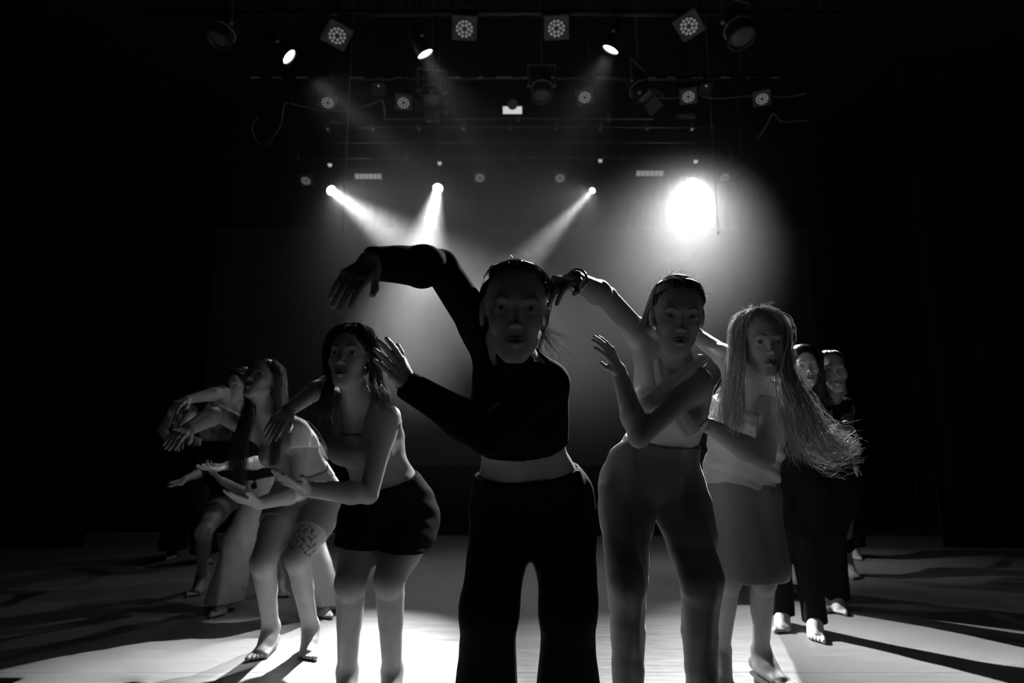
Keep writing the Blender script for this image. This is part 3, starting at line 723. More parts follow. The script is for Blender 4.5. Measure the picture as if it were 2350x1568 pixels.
# small white clamps above the back lamps
for px, py, lab in ((757, 381, 'small white clamp above the leftmost back spotlight'), (1009, 377, 'small white clamp above the second back spotlight'), (1378, 371, 'small white clamp above the thin-beam spotlight'), (1597, 373, 'small white clamp above the glaring spotlight')):
    p = Vector(rayz(px, py, 4.04)); th = empty('pipe_clamp', p); tag(th, lab, 'clamp', 'white clamps on the rear bar')
    MB().box(p, (.030, .03, .012), bev=.003).box(p + Vector((-.012, 0, .016)), (.018, .03, .016)).box(p + Vector((.013, 0, .016)), (.014, .03, .014)).build('jaw', mat('white_clamp_added_glow', .8, .4, emis=.35) if 'white_clamp_added_glow' not in bpy.data.materials else bpy.data.materials['white_clamp_added_glow'], th)  # emission added to the jaw stands in for light catching the clamp
    MB().tube(p + Vector((0, 0, .02)), (p.x, p.y, 5.03), .006).build('drop_rod', RIGB, th)
# ------------------------------------------------------------------ cables
def cable(pts, z, label, r=.006, name='cable'):
    P_ = spline(np.array([rayz(a, b, z) for a, b in pts]), 40); o = MB().path([Vector(q) for q in P_], r, 6).build(name, CABLE, None, True); tag(o, label, 'cable'); return o
cable([(590, 270), (578, 292), (590, 325), (612, 333), (628, 312), (644, 287), (652, 240), (660, 236)], 3.9, 'looped cable hanging at the far left of the rig')
cable([(660, 236), (690, 243), (740, 253), (800, 253), (850, 240), (872, 231), (880, 235), (884, 275)], 3.92, 'sagging cable between the leftmost middle lamps')
cable([(1500, 224), (1540, 226), (1560, 224)], 3.9, 'short cable left of the middle-row LED lamp')
cable([(1610, 222), (1650, 226), (1700, 222), (1725, 220)], 3.9, 'cable sagging between the two right middle lamps')
cable([(1775, 223), (1810, 222), (1850, 215)], 3.9, 'cable running off right from the last middle lamp')
cable([(1738, 320), (1755, 295), (1772, 263), (1782, 268), (1792, 278), (1820, 279), (1852, 276)], 3.9, 'bent cable with connector at the right of the rig')
def pull(px0, py0, px1, py1, label):
    a = pix(px0, py0, 4.6); q = Vector(a); t = empty('pull_cord', (q.x, 4.6, 4.4)); tag(t, label, 'cord'); b_ = pix(px1, py1, 4.6)
    MB().tube((q.x, 4.6, b_[2]), (q.x, 4.6, 5.03), .0028, n=6).build('cord', CABLE, t); MB().ball((q.x, 4.6, b_[2]), .009, (1, 1, 1.6)).build('weight', CABLE, t, True)
pull(800, 250, 793, 530, 'thin weighted cord hanging across the left beam'); pull(1630, 235, 1643, 535, 'thin weighted cord beside the glaring lamp')
# ------------------------------------------------------------------ haze
hz = bpy.data.materials.new('stage_haze'); hz.use_nodes = True; nt = hz.node_tree; nt.nodes.remove(nt.nodes['Principled BSDF'])
v = nt.nodes.new('ShaderNodeVolumeScatter'); v.inputs['Density'].default_value = HAZE_DENSITY; v.inputs['Anisotropy'].default_value = HAZE_G; nt.links.new(v.outputs[0], nt.nodes['Material Output'].inputs['Volume'])
tag(MB().ball((0, 5.9, 2.6), 1.0, (3.4, 2.2, 2.42), 48).build('haze', hz, None, True), 'thin drifting cloud of stage haze behind the dancers', 'haze', kind='stuff')

V3 = lambda *a: np.array(a, float)
GRP = 'dancers in the wedge formation'
ALLT = ('chest', 'rib', 'shoulder', 'waist')
# ================================================================== lead dancer, centre front
def lead():
    D = Dancer('person in front in black long-sleeved crop top and wide black trousers, midriff bare', dict(
        crown=(1184, 604), chin=(1179, 832), headY=1.43, face=(2, 8, 1.5), neck=(1195, 838, 1.58), pelvis=(1222, 1150, 1.80),
        shR=(1118, 775, 1.58), shL=(1255, 880, 1.55), mid=(-.016, 0, .0), hipyaw=4, waistw=.128, chestw=.130, hipw=.185, hs=.88,
        armR=((1012, 614), (850, 604), (760, 682)), armL=((1118, 1000), (932, 882, False), (876, 788)), armf=1.1,
        palmR=(-.3, .3, -1), palmL=(-.6, .8, 0), thumbR=(1, 0, -.3), thumbL=(1, 0, 0), curlR=(10, 14, 10), curlL=(4, 8, 8),
        kneeR=(1122, 1400, 1.70), kneeL=(1303, 1400, 1.70), ankleR=(1112, 1.93, .09), ankleL=(1303, 1.93, .09)), hf=.0026, group=GRP)
    D.garment('long_sleeved_top', BLACK, ('chest', 'rib', 'shoulder', 'waist', 'uarmR', 'uarmL', 'farmR', 'farmL', 'neck'), .0085,
              wrinkle=folds(.0022, (45, 10, 30), (11, 7, 16), 3), fine=(),
              clips=(plane(D.spine(.44) , -nrm(D.fr(.44)[2] + V3(-.05, .0, 0))), cutball(D.loc(0, -.02, -.098), D.u*.8 + D.f*-.3, .10),
                     cutball(D.wrR, D.wrR - D.elR, .14), cutball(D.wrL, D.wrL - D.elL, .14)))
    D.trousers(BLACKP, rt=.082, rk=.066, rh=.108, zh=.02, top=.23, amp=.004, infl=.008, shell=.016)
    D.cap(HAIRD, .005)
    D.slick(HAIRM, (.055, -.075, -.045), 460)  # lighter than the hair cap: rim light put into the strand colour
    D.flyaways(HAIRM, 36, .045)
    e = D.loc(.06, -.05, -.035); C = []
    for i in range(46):
        a = RS.uniform(-.2, 1.4); l = RS.uniform(.03, .075); d = D.s*math.cos(a) - D.u*math.sin(a) + RS.randn(3)*.25
        C.append([e + RS.randn(3)*.008, e + d*l*.4 + RS.randn(3)*.004, e + d*l*.8 - D.u*.01, e + d*l - D.u*.02*RS.rand() + RS.randn(3)*.006])
    tag(strands('loose_bun_wisps', spline(np.array(C), 9), .0007, HAIRM, D.root), kind='stuff')
    C = [[D.surf(66, 40, 1.1), D.surf(72, 12, 1.16) , D.surf(70, -25, 1.18) , D.loc(.058, .02, -.06), D.loc(.052, .03, -.098)] for i in range(1)]
    C = np.array(C)[0][None] + RS.randn(12, 1, 3)*.0022 + RS.randn(12, 5, 3)*.001
    tag(strands('face_framing_lock', spline(C, 12), .0007, HAIRM, D.root), kind='stuff')
# ================================================================== right-hand arm of the wedge
def halter():
    D = Dancer('person with bracelet, pale crossed halter top and high grey trousers, arm raised beside the lead', dict(
        crown=(1562, 640), chin=(1546, 812), headY=1.78, face=(-6, 14, 4), neck=(1556, 850, 1.90), pelvis=(1500, 1092, 2.08),
        shR=(1474, 775, 1.92), shL=(1598, 880, 1.86), hipyaw=-4, waistw=.112, chestw=.122, hipw=.160, bust=.04, hs=.92,
        armR=((1392, 682), (1318, 642), (1250, 650)), armL=((1466, 1004), (1420, 850, False), (1378, 768)), armf=1.0,
        palmR=(-.2, .5, -1), palmL=(-.7, .7, -.2), thumbR=(.5, 0, -1), curlR=(22, 26, 18), curlL=(6, 10, 8), spreadL=6,
        kneeR=(1440, 1330, 2.0), kneeL=(1606, 1330, 2.0), ankleR=(1442, 2.2, .09), ankleL=(1612, 2.2, .09)), hf=.0026, group=GRP)
    q = D.spine(.70); f = D.fr(.74)[1]
    D.top(WHITET, ('chest', 'rib', 'waist'), .40, .006, .0016, (10, 20, 60), clips=(plane(D.spine(.70) + f*.0, D.fr(.75)[2] + V3(.15, 0, .0)),), name='wrap_top')
    # crossed straps: flat bands from the bust up round the neck
    for a, b, c in ((-.075, .0, .045), (.08, .01, -.045)):
        fr = D.fr(.72)
        p0 = D.spine(.60) + fr[0]*a*1.15 + f*.118; p1 = D.spine(.80) + fr[0]*(a*.35) + f*(.128 + c*.08); p2 = D.N + fr[0]*c*1.05 + f*.062 + D.up_c*.030; p3 = D.N + fr[0]*c*1.5 - f*.03 + D.up_c*.05
        ribbon('halter_strap', [p0, p1, p2, p3], f, .040, .020, WHITET, D.root)
    D.trousers(GREYT, rt=.070, rk=.047, rh=.052, zh=.02, top=.36, amp=.006, infl=.009, shell=.016, name='high_waisted_trousers')
    D.cap(HAIRM, .006)
    D.slick(HAIRM, (-.072, -.06, -.03), 420)
    D.flyaways(HAIRB, 140, .05, .0004)  # paler than her hair, so the stray hairs carry painted rim light
    C = []
    for i in range(160):
        az = RS.uniform(-100, -66); st = D.surf(az, RS.uniform(0, 45), 1.12); x = RS.rand()
        C.append([st, D.loc(-.084 - .012*x, -.01, .0), D.loc(-.090 - .014*RS.rand(), -.02, -.035 - .015*x), D.loc(-.072 + .02*x, -.02, -.075 - .015*RS.rand())])
    tag(strands('loose_side_hair', spline(np.array(C), 9), .0007, HAIRB, D.root), kind='stuff')
    s = Sculpt(); ax = nrm(D.wrR - D.elR); a, b = D.perp(ax); c = D.wrR - ax*.012
    pts = [c + (a*math.cos(t) + b*math.sin(t))*.029 for t in np.linspace(0, 2*math.pi, 17)]
    for i in range(16): s.cap(pts[i], pts[i + 1], .0035, .0035, .001)
    tag(s.mesh('bracelet', METAL, D.root, h=.0018), 'thin bright bracelet on the raised wrist')
def skirted():
    D = Dancer('person with very long blond hair, pale satin top and grey knee-length skirt', dict(
        crown=(1745, 716), chin=(1744, 864), headY=2.16, face=(0, 6, 0), neck=(1732, 895, 2.32), pelvis=(1692, 1125, 2.52),
        shR=(1678, 828, 2.36), shL=(1778, 905, 2.28), hipyaw=0, waistw=.135, chestw=.135, hipw=.150,
        armR=((1600, 772, False), (1530, 715), (1510, 690)), armL=((1752, 1052), (1622, 975), (1570, 945)), armf=1.1,
        palmR=(-.2, .5, -1), palmL=(0, 1, -.3),
        kneeR=(1672, 1330, 2.48), kneeL=(1752, 1330, 2.46), ankleR=(1656, 2.66, .09), ankleL=(1746, 2.66, .09), toeR=(1655, 2.42, 0), toeL=(1812, 2.50, 0), legf=1.0), group=GRP)
    D.top(LIGHTT, ('chest', 'rib', 'waist', 'pelvis'), .06, .016, .011, (30, 10, 85), clips=(plane(D.spine(.86), D.fr(.86)[2]),), name='satin_top')
    D.garment('fitted_sleeve', MIDT, ('uarmL', 'farmL'), .004, reach=.016, clips=(cutball(D.wrL, D.wrL - D.elL, .1), cutball(D.shL*.85 + D.elL*.15, D.shL - D.elL, .12)), wrinkle=folds(.0012, (60, 10, 60), (5, 5, 9)))
    g = Sculpt(); P = D.P
    g.ell(P, np.eye(3), (.158, .122, .14), .05)
    k = (D.knR + D.knL)/2; g.cap(P - V3(0, 0, .05) - V3(.075, 0, 0), V3(k[0] - .05, k[1], .46), .085, .085, .06); g.cap(P - V3(0, 0, .05) + V3(.075, 0, 0), V3(k[0] + .075, k[1], .46), .085, .085, .06)
    g.cap(P - V3(0, 0, .05), V3(k[0] + .01, k[1], .42), .11, .12, .08)
    ww = folds(.003, (40, 20, 3), (3, 3, 6), 4)
    g.mesh('knee_length_skirt', SKIRTM, D.root, h=.006, shell=.014, wrinkle=ww, clips=(lambda X, Y, Z: .405 - Z + 0*X + 0*Y, lambda X, Y, Z: Z - P[2] - .085 + 0*X + 0*Y))
    # fluttering back panel of the skirt seen between the calves
    g = Sculpt(); g.cap(V3(k[0], k[1] + .13, .6), V3(k[0], k[1] + .16, .27), .10, .11, .03, flat=(0, 1, 0), fs=.12)
    g.mesh('skirt_back_panel', SKIRTM, D.root, h=.006, wrinkle=folds(.002, (50, 5, 5), (5, 5, 8)), clips=(lambda X, Y, Z: .27 - Z + 0*X + 0*Y,))
    D.cap(HAIRB, .008, cut=(.100, -.026), r=(.050, .062, .092))
    # long hair: left curtain, right curtain swung out to the picture's right
    def gd(az, side, pts): return [D.loc(.004*side, .055 - abs(az)*.0009, .119), D.surf(az, 42, 1.15), D.surf(side*max(66, abs(az)), 0, 1.15)] + pts
    pl = lambda px, py, Y: pix(px, py, Y)
    G1 = [gd(-42, -1, [pl(1702, 850, 2.08), pl(1700, 920, 2.06), pl(1700, 985, 2.08)]),
          gd(-65, -1, [pl(1692, 850, 2.13), pl(1684, 920, 2.10), pl(1680, 985, 2.12)]),
          gd(-90, -1, [pl(1684, 850, 2.18), pl(1664, 920, 2.17), pl(1655, 980, 2.2)]),
          gd(-120, -1, [pl(1678, 850, 2.25), pl(1650, 910, 2.3), pl(1632, 960, 2.32)])]
    D.fall(HAIRB, G1, 420, .0012, .014, clump=.7, m=14)
    G2 = [gd(42, 1, [pl(1796, 860, 2.08), pl(1818, 930, 2.02), pl(1835, 1000, 2.0), pl(1870, 1050, 1.98), pl(1925, 1050, 1.98)]),
          gd(60, 1, [pl(1804, 860, 2.10), pl(1838, 930, 2.02), pl(1858, 1000, 2.0), pl(1900, 1045, 1.98), pl(1945, 1030, 2.0)]),
          gd(85, 1, [pl(1808, 850, 2.14), pl(1850, 925, 2.06), pl(1878, 985, 2.03), pl(1915, 1020, 2.0), pl(1950, 1022, 2.0)]),
          gd(110, 1, [pl(1812, 850, 2.18), pl(1850, 920, 2.1), pl(1885, 970, 2.1), pl(1915, 1000, 2.1), pl(1940, 1010, 2.1)])]
    D.fall(HAIRB, G2, 380, .0011, .026, clump=.85, m=20, name='swinging_strands')
    G3 = [gd(60, 1, [pl(1796, 860, 2.1), pl(1800, 940, 2.08), pl(1806, 1000, 2.08), pl(1815, 1045, 2.1)]), gd(80, 1, [pl(1800, 860, 2.14), pl(1822, 940, 2.08), pl(1838, 1000, 2.06), pl(1850, 1050, 2.06)])]
    D.fall(HAIRB, G3, 160, .0011, .020, clump=.8, m=14, name='inner_strands')
    D.flyaways(HAIRB, 80, .06, .0005)
def curly():
    D = Dancer('person with dark curly hair and black straight trousers, half hidden by long blond hair', dict(
        crown=(1842, 796), chin=(1852, 890), headY=3.05, face=(-14, 0, -3), neck=(1842, 915, 3.2), pelvis=(1826, 1100, 3.22),
        shR=(1795, 905, 3.3), shL=(1890, 935, 3.22), hipyaw=0, waistw=.12, chestw=.13, hipw=.145, armR=((1775, 850), (1735, 830, False), (1700, 850)),
        armL=((1882, 1020), (1825, 985), (1800, 960)), kneeR=(1786, 1232, 3.28), kneeL=(1846, 1232, 3.2), ankleR=(1794, 3.36, .09), ankleL=(1868, 3.22, .09),
        toeR=(1795, 3.22, 0), toeL=(1874, 3.05, 0), mouth=.004, finehands=False), h=.0075, hf=.0035, group=GRP)
    D.top(BLACK, ('chest', 'rib', 'waist', 'shoulder'), .2, clips=(plane(D.N + D.up_c*.0, D.up_c - D.fr_c*.3),))
    D.trousers(BLACKP, rt=.070, rk=.050, rh=.060, zh=.05, top=.3)
    D.cap(HAIRD, .014)
    G = [[D.surf(a, 70, 1.15), D.surf(a, 20, 1.25), D.surf(a, -30, 1.35), D.loc(.085*math.sin(math.radians(a)), .03*math.cos(math.radians(a)) - .02, -.13), D.loc(.10*math.sin(math.radians(a)), .03*math.cos(math.radians(a)) - .02, -.20)] for a in range(62, 300, 20)]
    D.fall(HAIRD, G, 420, .0016, .012, curl=.012, m=24, name='curls')
def bun_right():
    D = Dancer('person with smooth tied-back hair in black, right of the curly-haired one', dict(
        crown=(1903, 806), chin=(1911, 906), headY=3.15, face=(-10, -4, 0), neck=(1905, 922, 3.3), pelvis=(1904, 1100, 3.55),
        shR=(1872, 930, 3.4), shL=(1940, 935, 3.4), hipyaw=0, waistw=.11, chestw=.115, hipw=.135, armR=((1860, 880), (1820, 860, False), (1790, 870)),
        armL=((1944, 985), (1912, 985), (1888, 1012)), kneeR=(1877, 1215, 3.65), kneeL=(1914, 1215, 3.62), ankleR=(1888, 3.72, .09), ankleL=(1920, 3.70, .09),
        toeR=(1889, 3.55, 0), toeL=(1927, 3.53, 0), finehands=False), h=.0075, hf=.0035, group=GRP)
    D.top(BLACK, ('chest', 'rib', 'waist', 'shoulder'), .2, clips=(plane(D.N + D.up_c*.0, D.up_c - D.fr_c*.3),))
    D.trousers(BLACKP, rt=.070, rk=.052, rh=.068, zh=.05, top=.3)
    D.cap(HAIRD, .007); D.slick(HAIRD, (0, -.11, -.03), 160, .001)
def pale_hidden():
    D = Dancer('person in long pale dress, nearly hidden, seen between black trouser legs', dict(
        crown=(1790, 830), chin=(1792, 912), headY=3.7, face=(-10, 0, 0), neck=(1795, 930, 3.85), pelvis=(1812, 1100, 4.0),
        shR=(1770, 940, 3.85), shL=(1822, 945, 3.85), hipyaw=0, armR=((1740, 900), (1715, 880), (1700, 900)), hipw=.14,
        armL=((1830, 1010), (1800, 990), (1780, 980)), kneeR=(1795, 1240, 4.0), kneeL=(1825, 1240, 4.0), ankleR=(1790, 4.2, .09), ankleL=(1820, 4.2, .09),
        toeR=(1788, 4.05, 0), toeL=(1817, 4.05, 0), finehands=False), h=.010, hf=.006, group=GRP)
    D.garment('long_dress', PALEP, ('chest', 'rib', 'waist', 'pelvis'), .01, extra=[dict(a=D.P, b=V3(D.P[0], D.P[1], .1), ra=.16, rb=.2, k=.06)], wrinkle=folds(.006, (60, 30, 4), (4, 4, 8)),
              clips=(lambda X, Y, Z: .10 - Z + 0*X + 0*Y, plane(D.spine(.88), D.fr(.88)[2])))
    D.cap(HAIRD, .01)
def bare_leg_right():
    D = Dancer('person with bare shins and a dark shin band, behind the tied-back one', dict(
        crown=(1917, 858), chin=(1919, 930), headY=4.3, face=(-10, 0, 0), neck=(1919, 945, 4.45), pelvis=(1930, 1080, 4.6),
        shR=(1890, 955, 4.45), shL=(1942, 962, 4.45), hipyaw=0, armR=((1880, 910), (1850, 890), (1840, 900)), hipw=.13,
        armL=((1966, 1020), (1960, 1072, False), (1956, 1095)), kneeR=(1915, 1195, 4.5), kneeL=(1942, 1190, 4.5), ankleR=(1915, 4.62, .09), ankleL=(1944, 4.62, .09),
        toeR=(1925, 4.5, 0), toeL=(1962, 4.5, 0), finehands=False), h=.009, hf=.006, group=GRP)
    D.top(BLACK, ('chest', 'rib', 'waist', 'shoulder', 'pelvis'), .0, clips=(plane(D.N, D.up_c - D.fr_c*.3),), name='dark_bodice')
    D.garment('shorts', BLACKP, ('pelvis', 'waist', 'thighR', 'thighL'), .01, clips=(plane(D.spine(.25), D.fr(.2)[2]), lambda X, Y, Z: .62 - Z + 0*X + 0*Y))
    s = Sculpt(); q = D.knL*.45 + D.anL*.55; s.cap(q + V3(0, 0, .02), q - V3(0, 0, .02), .052, .052, .001); s.mesh('knee_band', BLACKP, D.root, h=.006)
    D.cap(HAIRD, .01)
def rear_right():
    D = Dancer('person in black flared trousers, last of the dancers on the right', dict(
        crown=(1925, 900), chin=(1927, 962), headY=5.0, face=(-10, 0, 0), neck=(1930, 972, 5.15), pelvis=(1948, 1080, 5.25),
        shR=(1905, 980, 5.15), shL=(1950, 985, 5.15), hipyaw=0, armR=((1890, 945), (1870, 930), (1860, 940)), hipw=.13,
        armL=((1955, 1035), (1930, 1030), (1915, 1040)), kneeR=(1928, 1170, 5.2), kneeL=(1960, 1170, 5.2), ankleR=(1928, 5.4, .09), ankleL=(1960, 5.35, .09),
        toeR=(1935, 5.25, 0), toeL=(1968, 5.15, 0), finehands=False), h=.010, hf=.006, group=GRP)
    D.top(BLACK, ('chest', 'rib', 'waist', 'shoulder'), .2, clips=(plane(D.N, D.up_c - D.fr_c*.3),), name='black_top')
    D.trousers(BLACKP, rt=.08, rk=.06, rh=.09, zh=.09, top=.3)
    D.cap(HAIRD, .01)
# ================================================================== left-hand arm of the wedge
def shorts():
    D = Dancer('person with wavy dark shoulder-length hair, grey tank top and black shorts, left of the lead', dict(
        crown=(812, 748), chin=(797, 896), headY=2.10, face=(-5, -4, 1), neck=(826, 935, 2.24), pelvis=(892, 1165, 2.42),
        shR=(772, 925, 2.30), shL=(888, 958, 2.22), hipyaw=12, waistw=.112, chestw=.13, hipw=.178, mid=(.0, .02, 0),
        armR=((748, 880, False), (662, 942), (618, 988)), armL=((846, 1135), (700, 1122), (628, 1092)), armf=1.12,
        palmR=(-.3, -.4, -1), palmL=(0, -.3, 1), curlR=(14, 18, 14), curlL=(2, 4, 4), thumbL=(.2, 0, 1), spreadL=4,
        kneeR=(804, 1338, 2.26), kneeL=(893, 1332, 2.26), ankleR=(797, 2.42, .09), ankleL=(900, 2.42, .09), toeR=(800, 2.27, 0), toeL=(896, 2.27, 0), legf=1.12, mouth=.002), group=GRP)
    D.top(MIDT, ('chest', 'rib', 'waist', 'pelvis'), .24, .006, .0028, (14, 20, 70),
          clips=(plane(D.spine(.86), D.fr(.86)[2]),), name='tank_top')
    s = Sculpt(); fr = D.fr(.85); f = fr[1]
    for q in (-.062, .062):
        g = Sculpt(); pts = spline(np.array([D.spine(.80) + fr[0]*q + f*.10, D.spine(.93) + fr[0]*q*1.1 + f*.06, D.spine(.99) + fr[0]*q*1.15 + D.up_c*.045, D.spine(.9) + fr[0]*q - f*.07]), 9)
        for i in range(8): g.cap(pts[i], pts[i + 1], .022, .022, .005, flat=f + D.up_c*.5, fs=.35)
        g.mesh('shoulder_strap', MIDT, D.root, h=.005)
    hem = (D.knR + D.knL)/2 + V3(0, .02, .10)
    D.garment('black_shorts', BLACKP, ('pelvis', 'waist', 'thighR', 'thighL'), .013, wrinkle=folds(.003, (22, 15, 60), (9, 9, 5), 5),
              clips=(plane(D.spine(.27), D.fr(.2)[2]), plane(hem, (-.10, 0, -1))))
    D.cap(HAIRD, .010, cut=(.100, -.024), r=(.054, .062, .090))
    def gd(az, a, b, c): return [D.loc(.010, .055 - abs(az)*.0009, .120), D.surf(az, 42, 1.16), D.surf(math.copysign(max(70, abs(az)), az), -5, 1.2), pix(*a), pix(*b), pix(*c)]
    G = [gd(-50, (764, 872, 2.06), (752, 915, 2.04), (744, 955, 2.05)), gd(-80, (755, 870, 2.10), (742, 915, 2.09), (732, 950, 2.1)), gd(-115, (765, 880, 2.2), (756, 920, 2.2), (752, 950, 2.2))]
    D.fall(HAIRD, G, 420, .0011, .009, curl=.010, m=18, name='wavy_hair_left')
    G = [gd(50, (848, 872, 2.06), (862, 905, 2.05), (880, 930, 2.06)), gd(80, (868, 870, 2.12), (880, 905, 2.1), (898, 932, 2.1)), gd(115, (872, 880, 2.18), (890, 915, 2.2), (903, 940, 2.2)),
         gd(150, (862, 890, 2.25), (872, 925, 2.3), (880, 950, 2.3))]
    D.fall(HAIRM, G, 480, .0011, .009, curl=.010, m=18, name='wavy_hair_right')
    D.flyaways(HAIRM, 60, .05, .0005)
def tattooed():
    D = Dancer('person with long straight hair and thigh tattoo, pale T-shirt and cycling shorts, knees bent', dict(
        crown=(614, 826), chin=(590, 926), headY=2.80, face=(-16, -22, -2), fore=.97, neck=(622, 985, 2.94), pelvis=(702, 1130, 3.08),
        shR=(574, 985, 2.96), shL=(682, 990, 2.90), hipyaw=16, waistw=.115, chestw=.13, hipw=.165, mid=(.03, .0, .04),
        armR=((500, 948), (432, 985), (388, 1008)), armL=((688, 1132), (592, 1156), (512, 1138)), armf=1.18,
        palmR=(-.3, .3, -1), palmL=(0, .3, 1), curlL=(4, 6, 6), thumbL=(.1, 0, 1),
        kneeR=(603, 1292, 2.80), kneeL=(682, 1285, 2.86), ankleR=(622, 2.98, .09), ankleL=(713, 2.98, .09), toeR=(590, 2.83, 0), toeL=(706, 2.83, 0), legf=1.12), hf=.0028, group=GRP)
    D.top(WHITET, ('chest', 'rib', 'waist', 'pelvis', 'shoulder', 'uarmL'), .12, .007, .004, (18, 16, 55),
          clips=(plane(D.N - D.up_c*.012, D.up_c*.9 + D.fr_c*.75), cutball(D.shL*.72 + D.elL*.28, D.elL - D.shL, .2)), name='tee_shirt')
    hem = D.hjL*.42 + D.knL*.58
    D.garment('cycling_shorts', MIDT, ('pelvis', 'waist', 'thighR', 'thighL'), .007, wrinkle=folds(.0022, (20, 10, 60), (9, 9, 5), 5),
              clips=(plane(D.spine(.22), D.fr(.2)[2]), plane(hem, nrm(D.knL - D.hjL)*V3(1, 1, 1))))
    D.cap(HAIRM, .008, cut=(.100, -.020), r=(.056, .062, .088))
    def gd(az, pts): return [D.loc(.004, .055 - abs(az)*.0009, .120), D.surf(az, 42, 1.14), D.surf(math.copysign(max(70, abs(az)), az), -5, 1.15)] + [pix(*p) for p in pts]
    G = [gd(-60, [(578, 950, 2.72), (566, 1020, 2.66), (556, 1105, 2.62)]), gd(-85, [(566, 950, 2.76), (548, 1020, 2.70), (545, 1100, 2.66)]), gd(-120, [(560, 950, 2.8), (536, 1020, 2.74), (528, 1085, 2.7)])]
    D.fall(HAIRM, G, 380, .0011, .014, clump=.7, m=14, name='long_hair_front')
    G = [gd(62, [(632, 950, 2.78), (628, 1010, 2.72), (622, 1070, 2.7)]), gd(85, [(640, 950, 2.84), (640, 1010, 2.78), (634, 1060, 2.76)])]
    D.fall(HAIRM, G, 260, .0011, .008, clump=.7, m=14, name='long_hair_side')
    G = [gd(110, [(652, 950, 2.95), (700, 985, 3.02), (748, 1052, 3.05)]), gd(150, [(655, 945, 3.0), (690, 975, 3.1), (730, 1035, 3.12)])]
    D.fall(HAIRB, G, 200, .0010, .014, clump=.7, m=14, name='hair_down_the_back')
    D.flyaways(HAIRM, 50, .05, .0006)
    s = Sculpt(); a, b = D.perp(D.up_c); c = D.N + D.up_c*.03
    pts = [D.N + D.up_c*.035 + (D.lat_c*math.cos(t)*.062 + D.fr_c*(math.sin(t)*.066) - D.up_c*.045*max(0, math.sin(t))) for t in np.linspace(0, 2*math.pi, 25)]
    for i in range(24): s.cap(pts[i], pts[i + 1], .0022, .0022, .0005)
    tag(s.mesh('necklace', METAL, D.root, h=.002), 'thin chain necklace')
    # tattoo: dark inked vine on the outer front of the thigh, built as a skin-hugging shell
    g = D.sk.sub(('thighL', 'calfL'), .0012)
    th = D.hjL*.30 + D.knL*.70; axl = nrm(D.knL - D.hjL)
    def ink(X, Y, Z):
        r = np.sqrt((X - th[0])**2 + ((Y - th[1] + .05)*.9)**2 + ((Z - th[2])*.62)**2) - .062
        p = np.abs(np.sin(X*115 + 2.2*np.sin(Z*75)))*np.abs(np.sin(Z*98 + 2*np.sin(X*88))) - .30
        return np.maximum(r, p*.012)
    tag(g.mesh('tattoo', mat('tattoo_ink', .10, .5, .4), D.root, h=.0035, clips=(ink, plane(th, (0, 1, 0)))), 'dark floral tattoo on the thigh')
def pale_trousers():
    D = Dancer('person in wide pale flared trousers with feet far apart, behind the tattooed one', dict(
        crown=(552, 846), chin=(545, 930), headY=3.55, face=(-14, 0, 0), neck=(572, 955, 3.65), pelvis=(628, 1140, 3.72),
        shR=(542, 950, 3.68), shL=(612, 985, 3.62), hipyaw=8, hipw=.16, armR=((512, 900), (428, 918), (388, 936)), armf=1.05,
        armL=((612, 1060), (522, 1070), (455, 1086)), palmL=(0, -.3, 1), palmR=(0, .3, -1),
        kneeR=(556, 1235, 3.62), kneeL=(704, 1230, 3.62), ankleR=(512, 3.66, .09), ankleL=(745, 3.62, .09), toeR=(498, 3.50, 0), toeL=(746, 3.46, 0)), skin=SKIN_DIM, h=.0075, hf=.0035, group=GRP)
    D.garment('dark_bodice', BLACK, ('chest', 'rib', 'waist', 'pelvis'), .008, clips=(plane(D.spine(.88), D.fr(.88)[2]), plane(D.spine(.02), -D.fr(.1)[2])))
    D.trousers(PALEP, rt=.098, rk=.085, rh=.100, zh=.045, top=.25, amp=.011, infl=.012, shell=.02, name='wide_flared_trousers')
    D.cap(HAIRD, .012); D.slick(HAIRD, (0, -.11, 0), 200, .001); D.flyaways(HAIRD, 20)
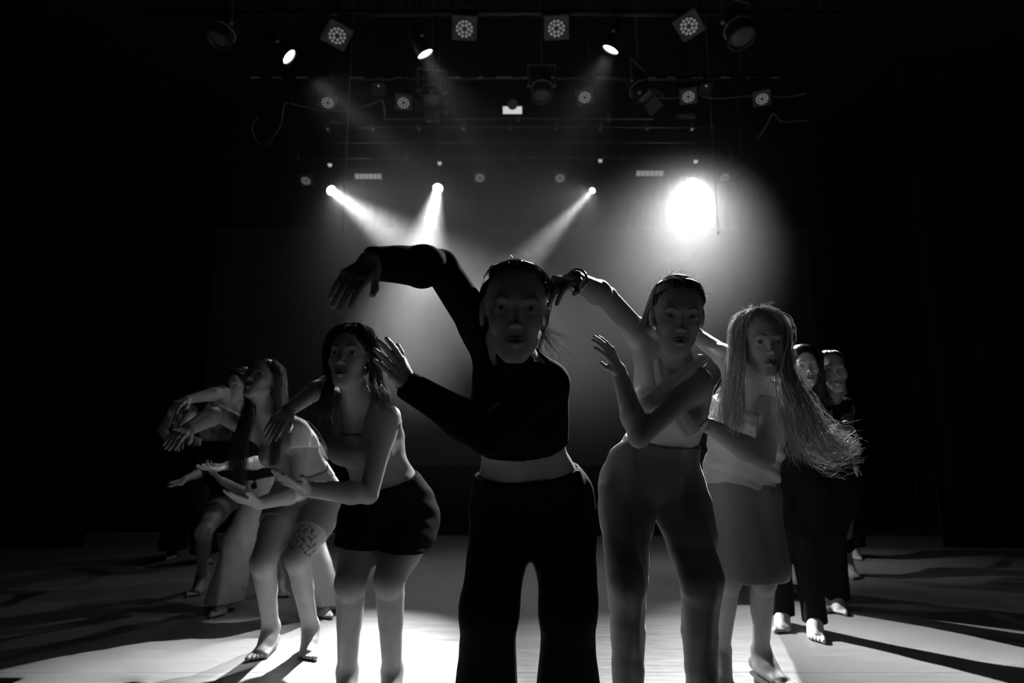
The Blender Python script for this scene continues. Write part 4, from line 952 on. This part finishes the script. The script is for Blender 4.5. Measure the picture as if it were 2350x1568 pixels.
def bare_leg_left():
    D = Dancer('person in short black dress with bare legs, left of the pale flared trousers', dict(
        crown=(506, 888), chin=(498, 966), headY=3.9, face=(-24, 0, 0), neck=(508, 985, 4.0), pelvis=(545, 1130, 4.15),
        shR=(478, 995, 4.0), shL=(535, 1005, 3.95), hipyaw=8, hipw=.15, armR=((440, 955), (414, 985), (404, 1022)), armf=1.05,
        armL=((580, 1142), (512, 1105), (468, 1070)), palmL=(0, -.3, 1), palmR=(0, .3, -1),
        kneeR=(466, 1222, 3.85), kneeL=(612, 1238, 3.9), ankleR=(464, 4.12, .09), ankleL=(640, 4.08, .09), toeR=(444, 3.97, 0), toeL=(648, 3.93, 0)), skin=SKIN_DIM, h=.0075, hf=.0035, group=GRP)
    D.garment('short_black_dress', BLACK, ('chest', 'rib', 'waist', 'pelvis', 'thighR', 'thighL'), .012, clips=(plane(D.spine(.88), D.fr(.88)[2]), lambda X, Y, Z: .60 - Z + 0*X + 0*Y), wrinkle=folds(.003, (30, 20, 30), (9, 5, 5)))
    D.cap(HAIRM, .010); 
    G = [[D.loc(0, 0, .121), D.surf(a, 35, 1.16), D.surf(a, -10, 1.18), D.loc(.08*math.sin(math.radians(a)), -.04, -.12), D.loc(.09*math.sin(math.radians(a)), -.03, -.2)] for a in (70, 110, 150, 200, 250, 285)]
    D.fall(HAIRM, G, 300, .0014, .008, m=12)
def rear_left():
    D = Dancer('person in dark flared trousers with loose hair, last of the dancers on the left', dict(
        crown=(424, 930), chin=(416, 996), headY=4.6, face=(-20, 0, 0), neck=(424, 1010, 4.7), pelvis=(428, 1125, 4.95),
        shR=(392, 1018, 4.7), shL=(455, 1020, 4.7), hipyaw=4, hipw=.15, armR=((372, 985), (392, 950), (402, 930)),
        armL=((462, 1085), (425, 1100), (390, 1128)), palmL=(0, -.3, 1),
        kneeR=(402, 1190, 5.0), kneeL=(462, 1190, 4.9), ankleR=(396, 5.35, .09), ankleL=(470, 5.15, .09), toeR=(392, 5.2, 0), toeL=(480, 5.0, 0), finehands=False), skin=SKIN_DIM, h=.009, hf=.005, group=GRP)
    D.garment('dark_blouse', BLACK, ('chest', 'rib', 'waist', 'shoulder', 'pelvis', 'uarmR', 'uarmL'), .010, clips=(plane(D.N, D.up_c - D.fr_c*.3), plane(D.spine(.0), -D.fr(.1)[2])))
    D.trousers(BLACKP, rt=.09, rk=.08, rh=.11, zh=.07, top=.25, amp=.006, name='flared_trousers')
    D.cap(HAIRM, .012)
    G = [[D.loc(0, 0, .121), D.surf(a, 35, 1.16), D.surf(a, -10, 1.22), D.loc(.09*math.sin(math.radians(a)), -.02, -.12), D.loc(.11*math.sin(math.radians(a)), 0, -.2)] for a in (60, 110, 180, 250, 295)]
    D.fall(HAIRM, G, 260, .0018, .016, curl=.01, m=16)
for fn in (lead, halter, skirted, curly, bun_right, pale_hidden, bare_leg_right, rear_right, shorts, tattooed, pale_trousers, bare_leg_left, rear_left):
    t0 = time.time(); fn(); print(fn.__name__, round(time.time() - t0, 2))
print('script seconds', round(time.time() - T0, 1))
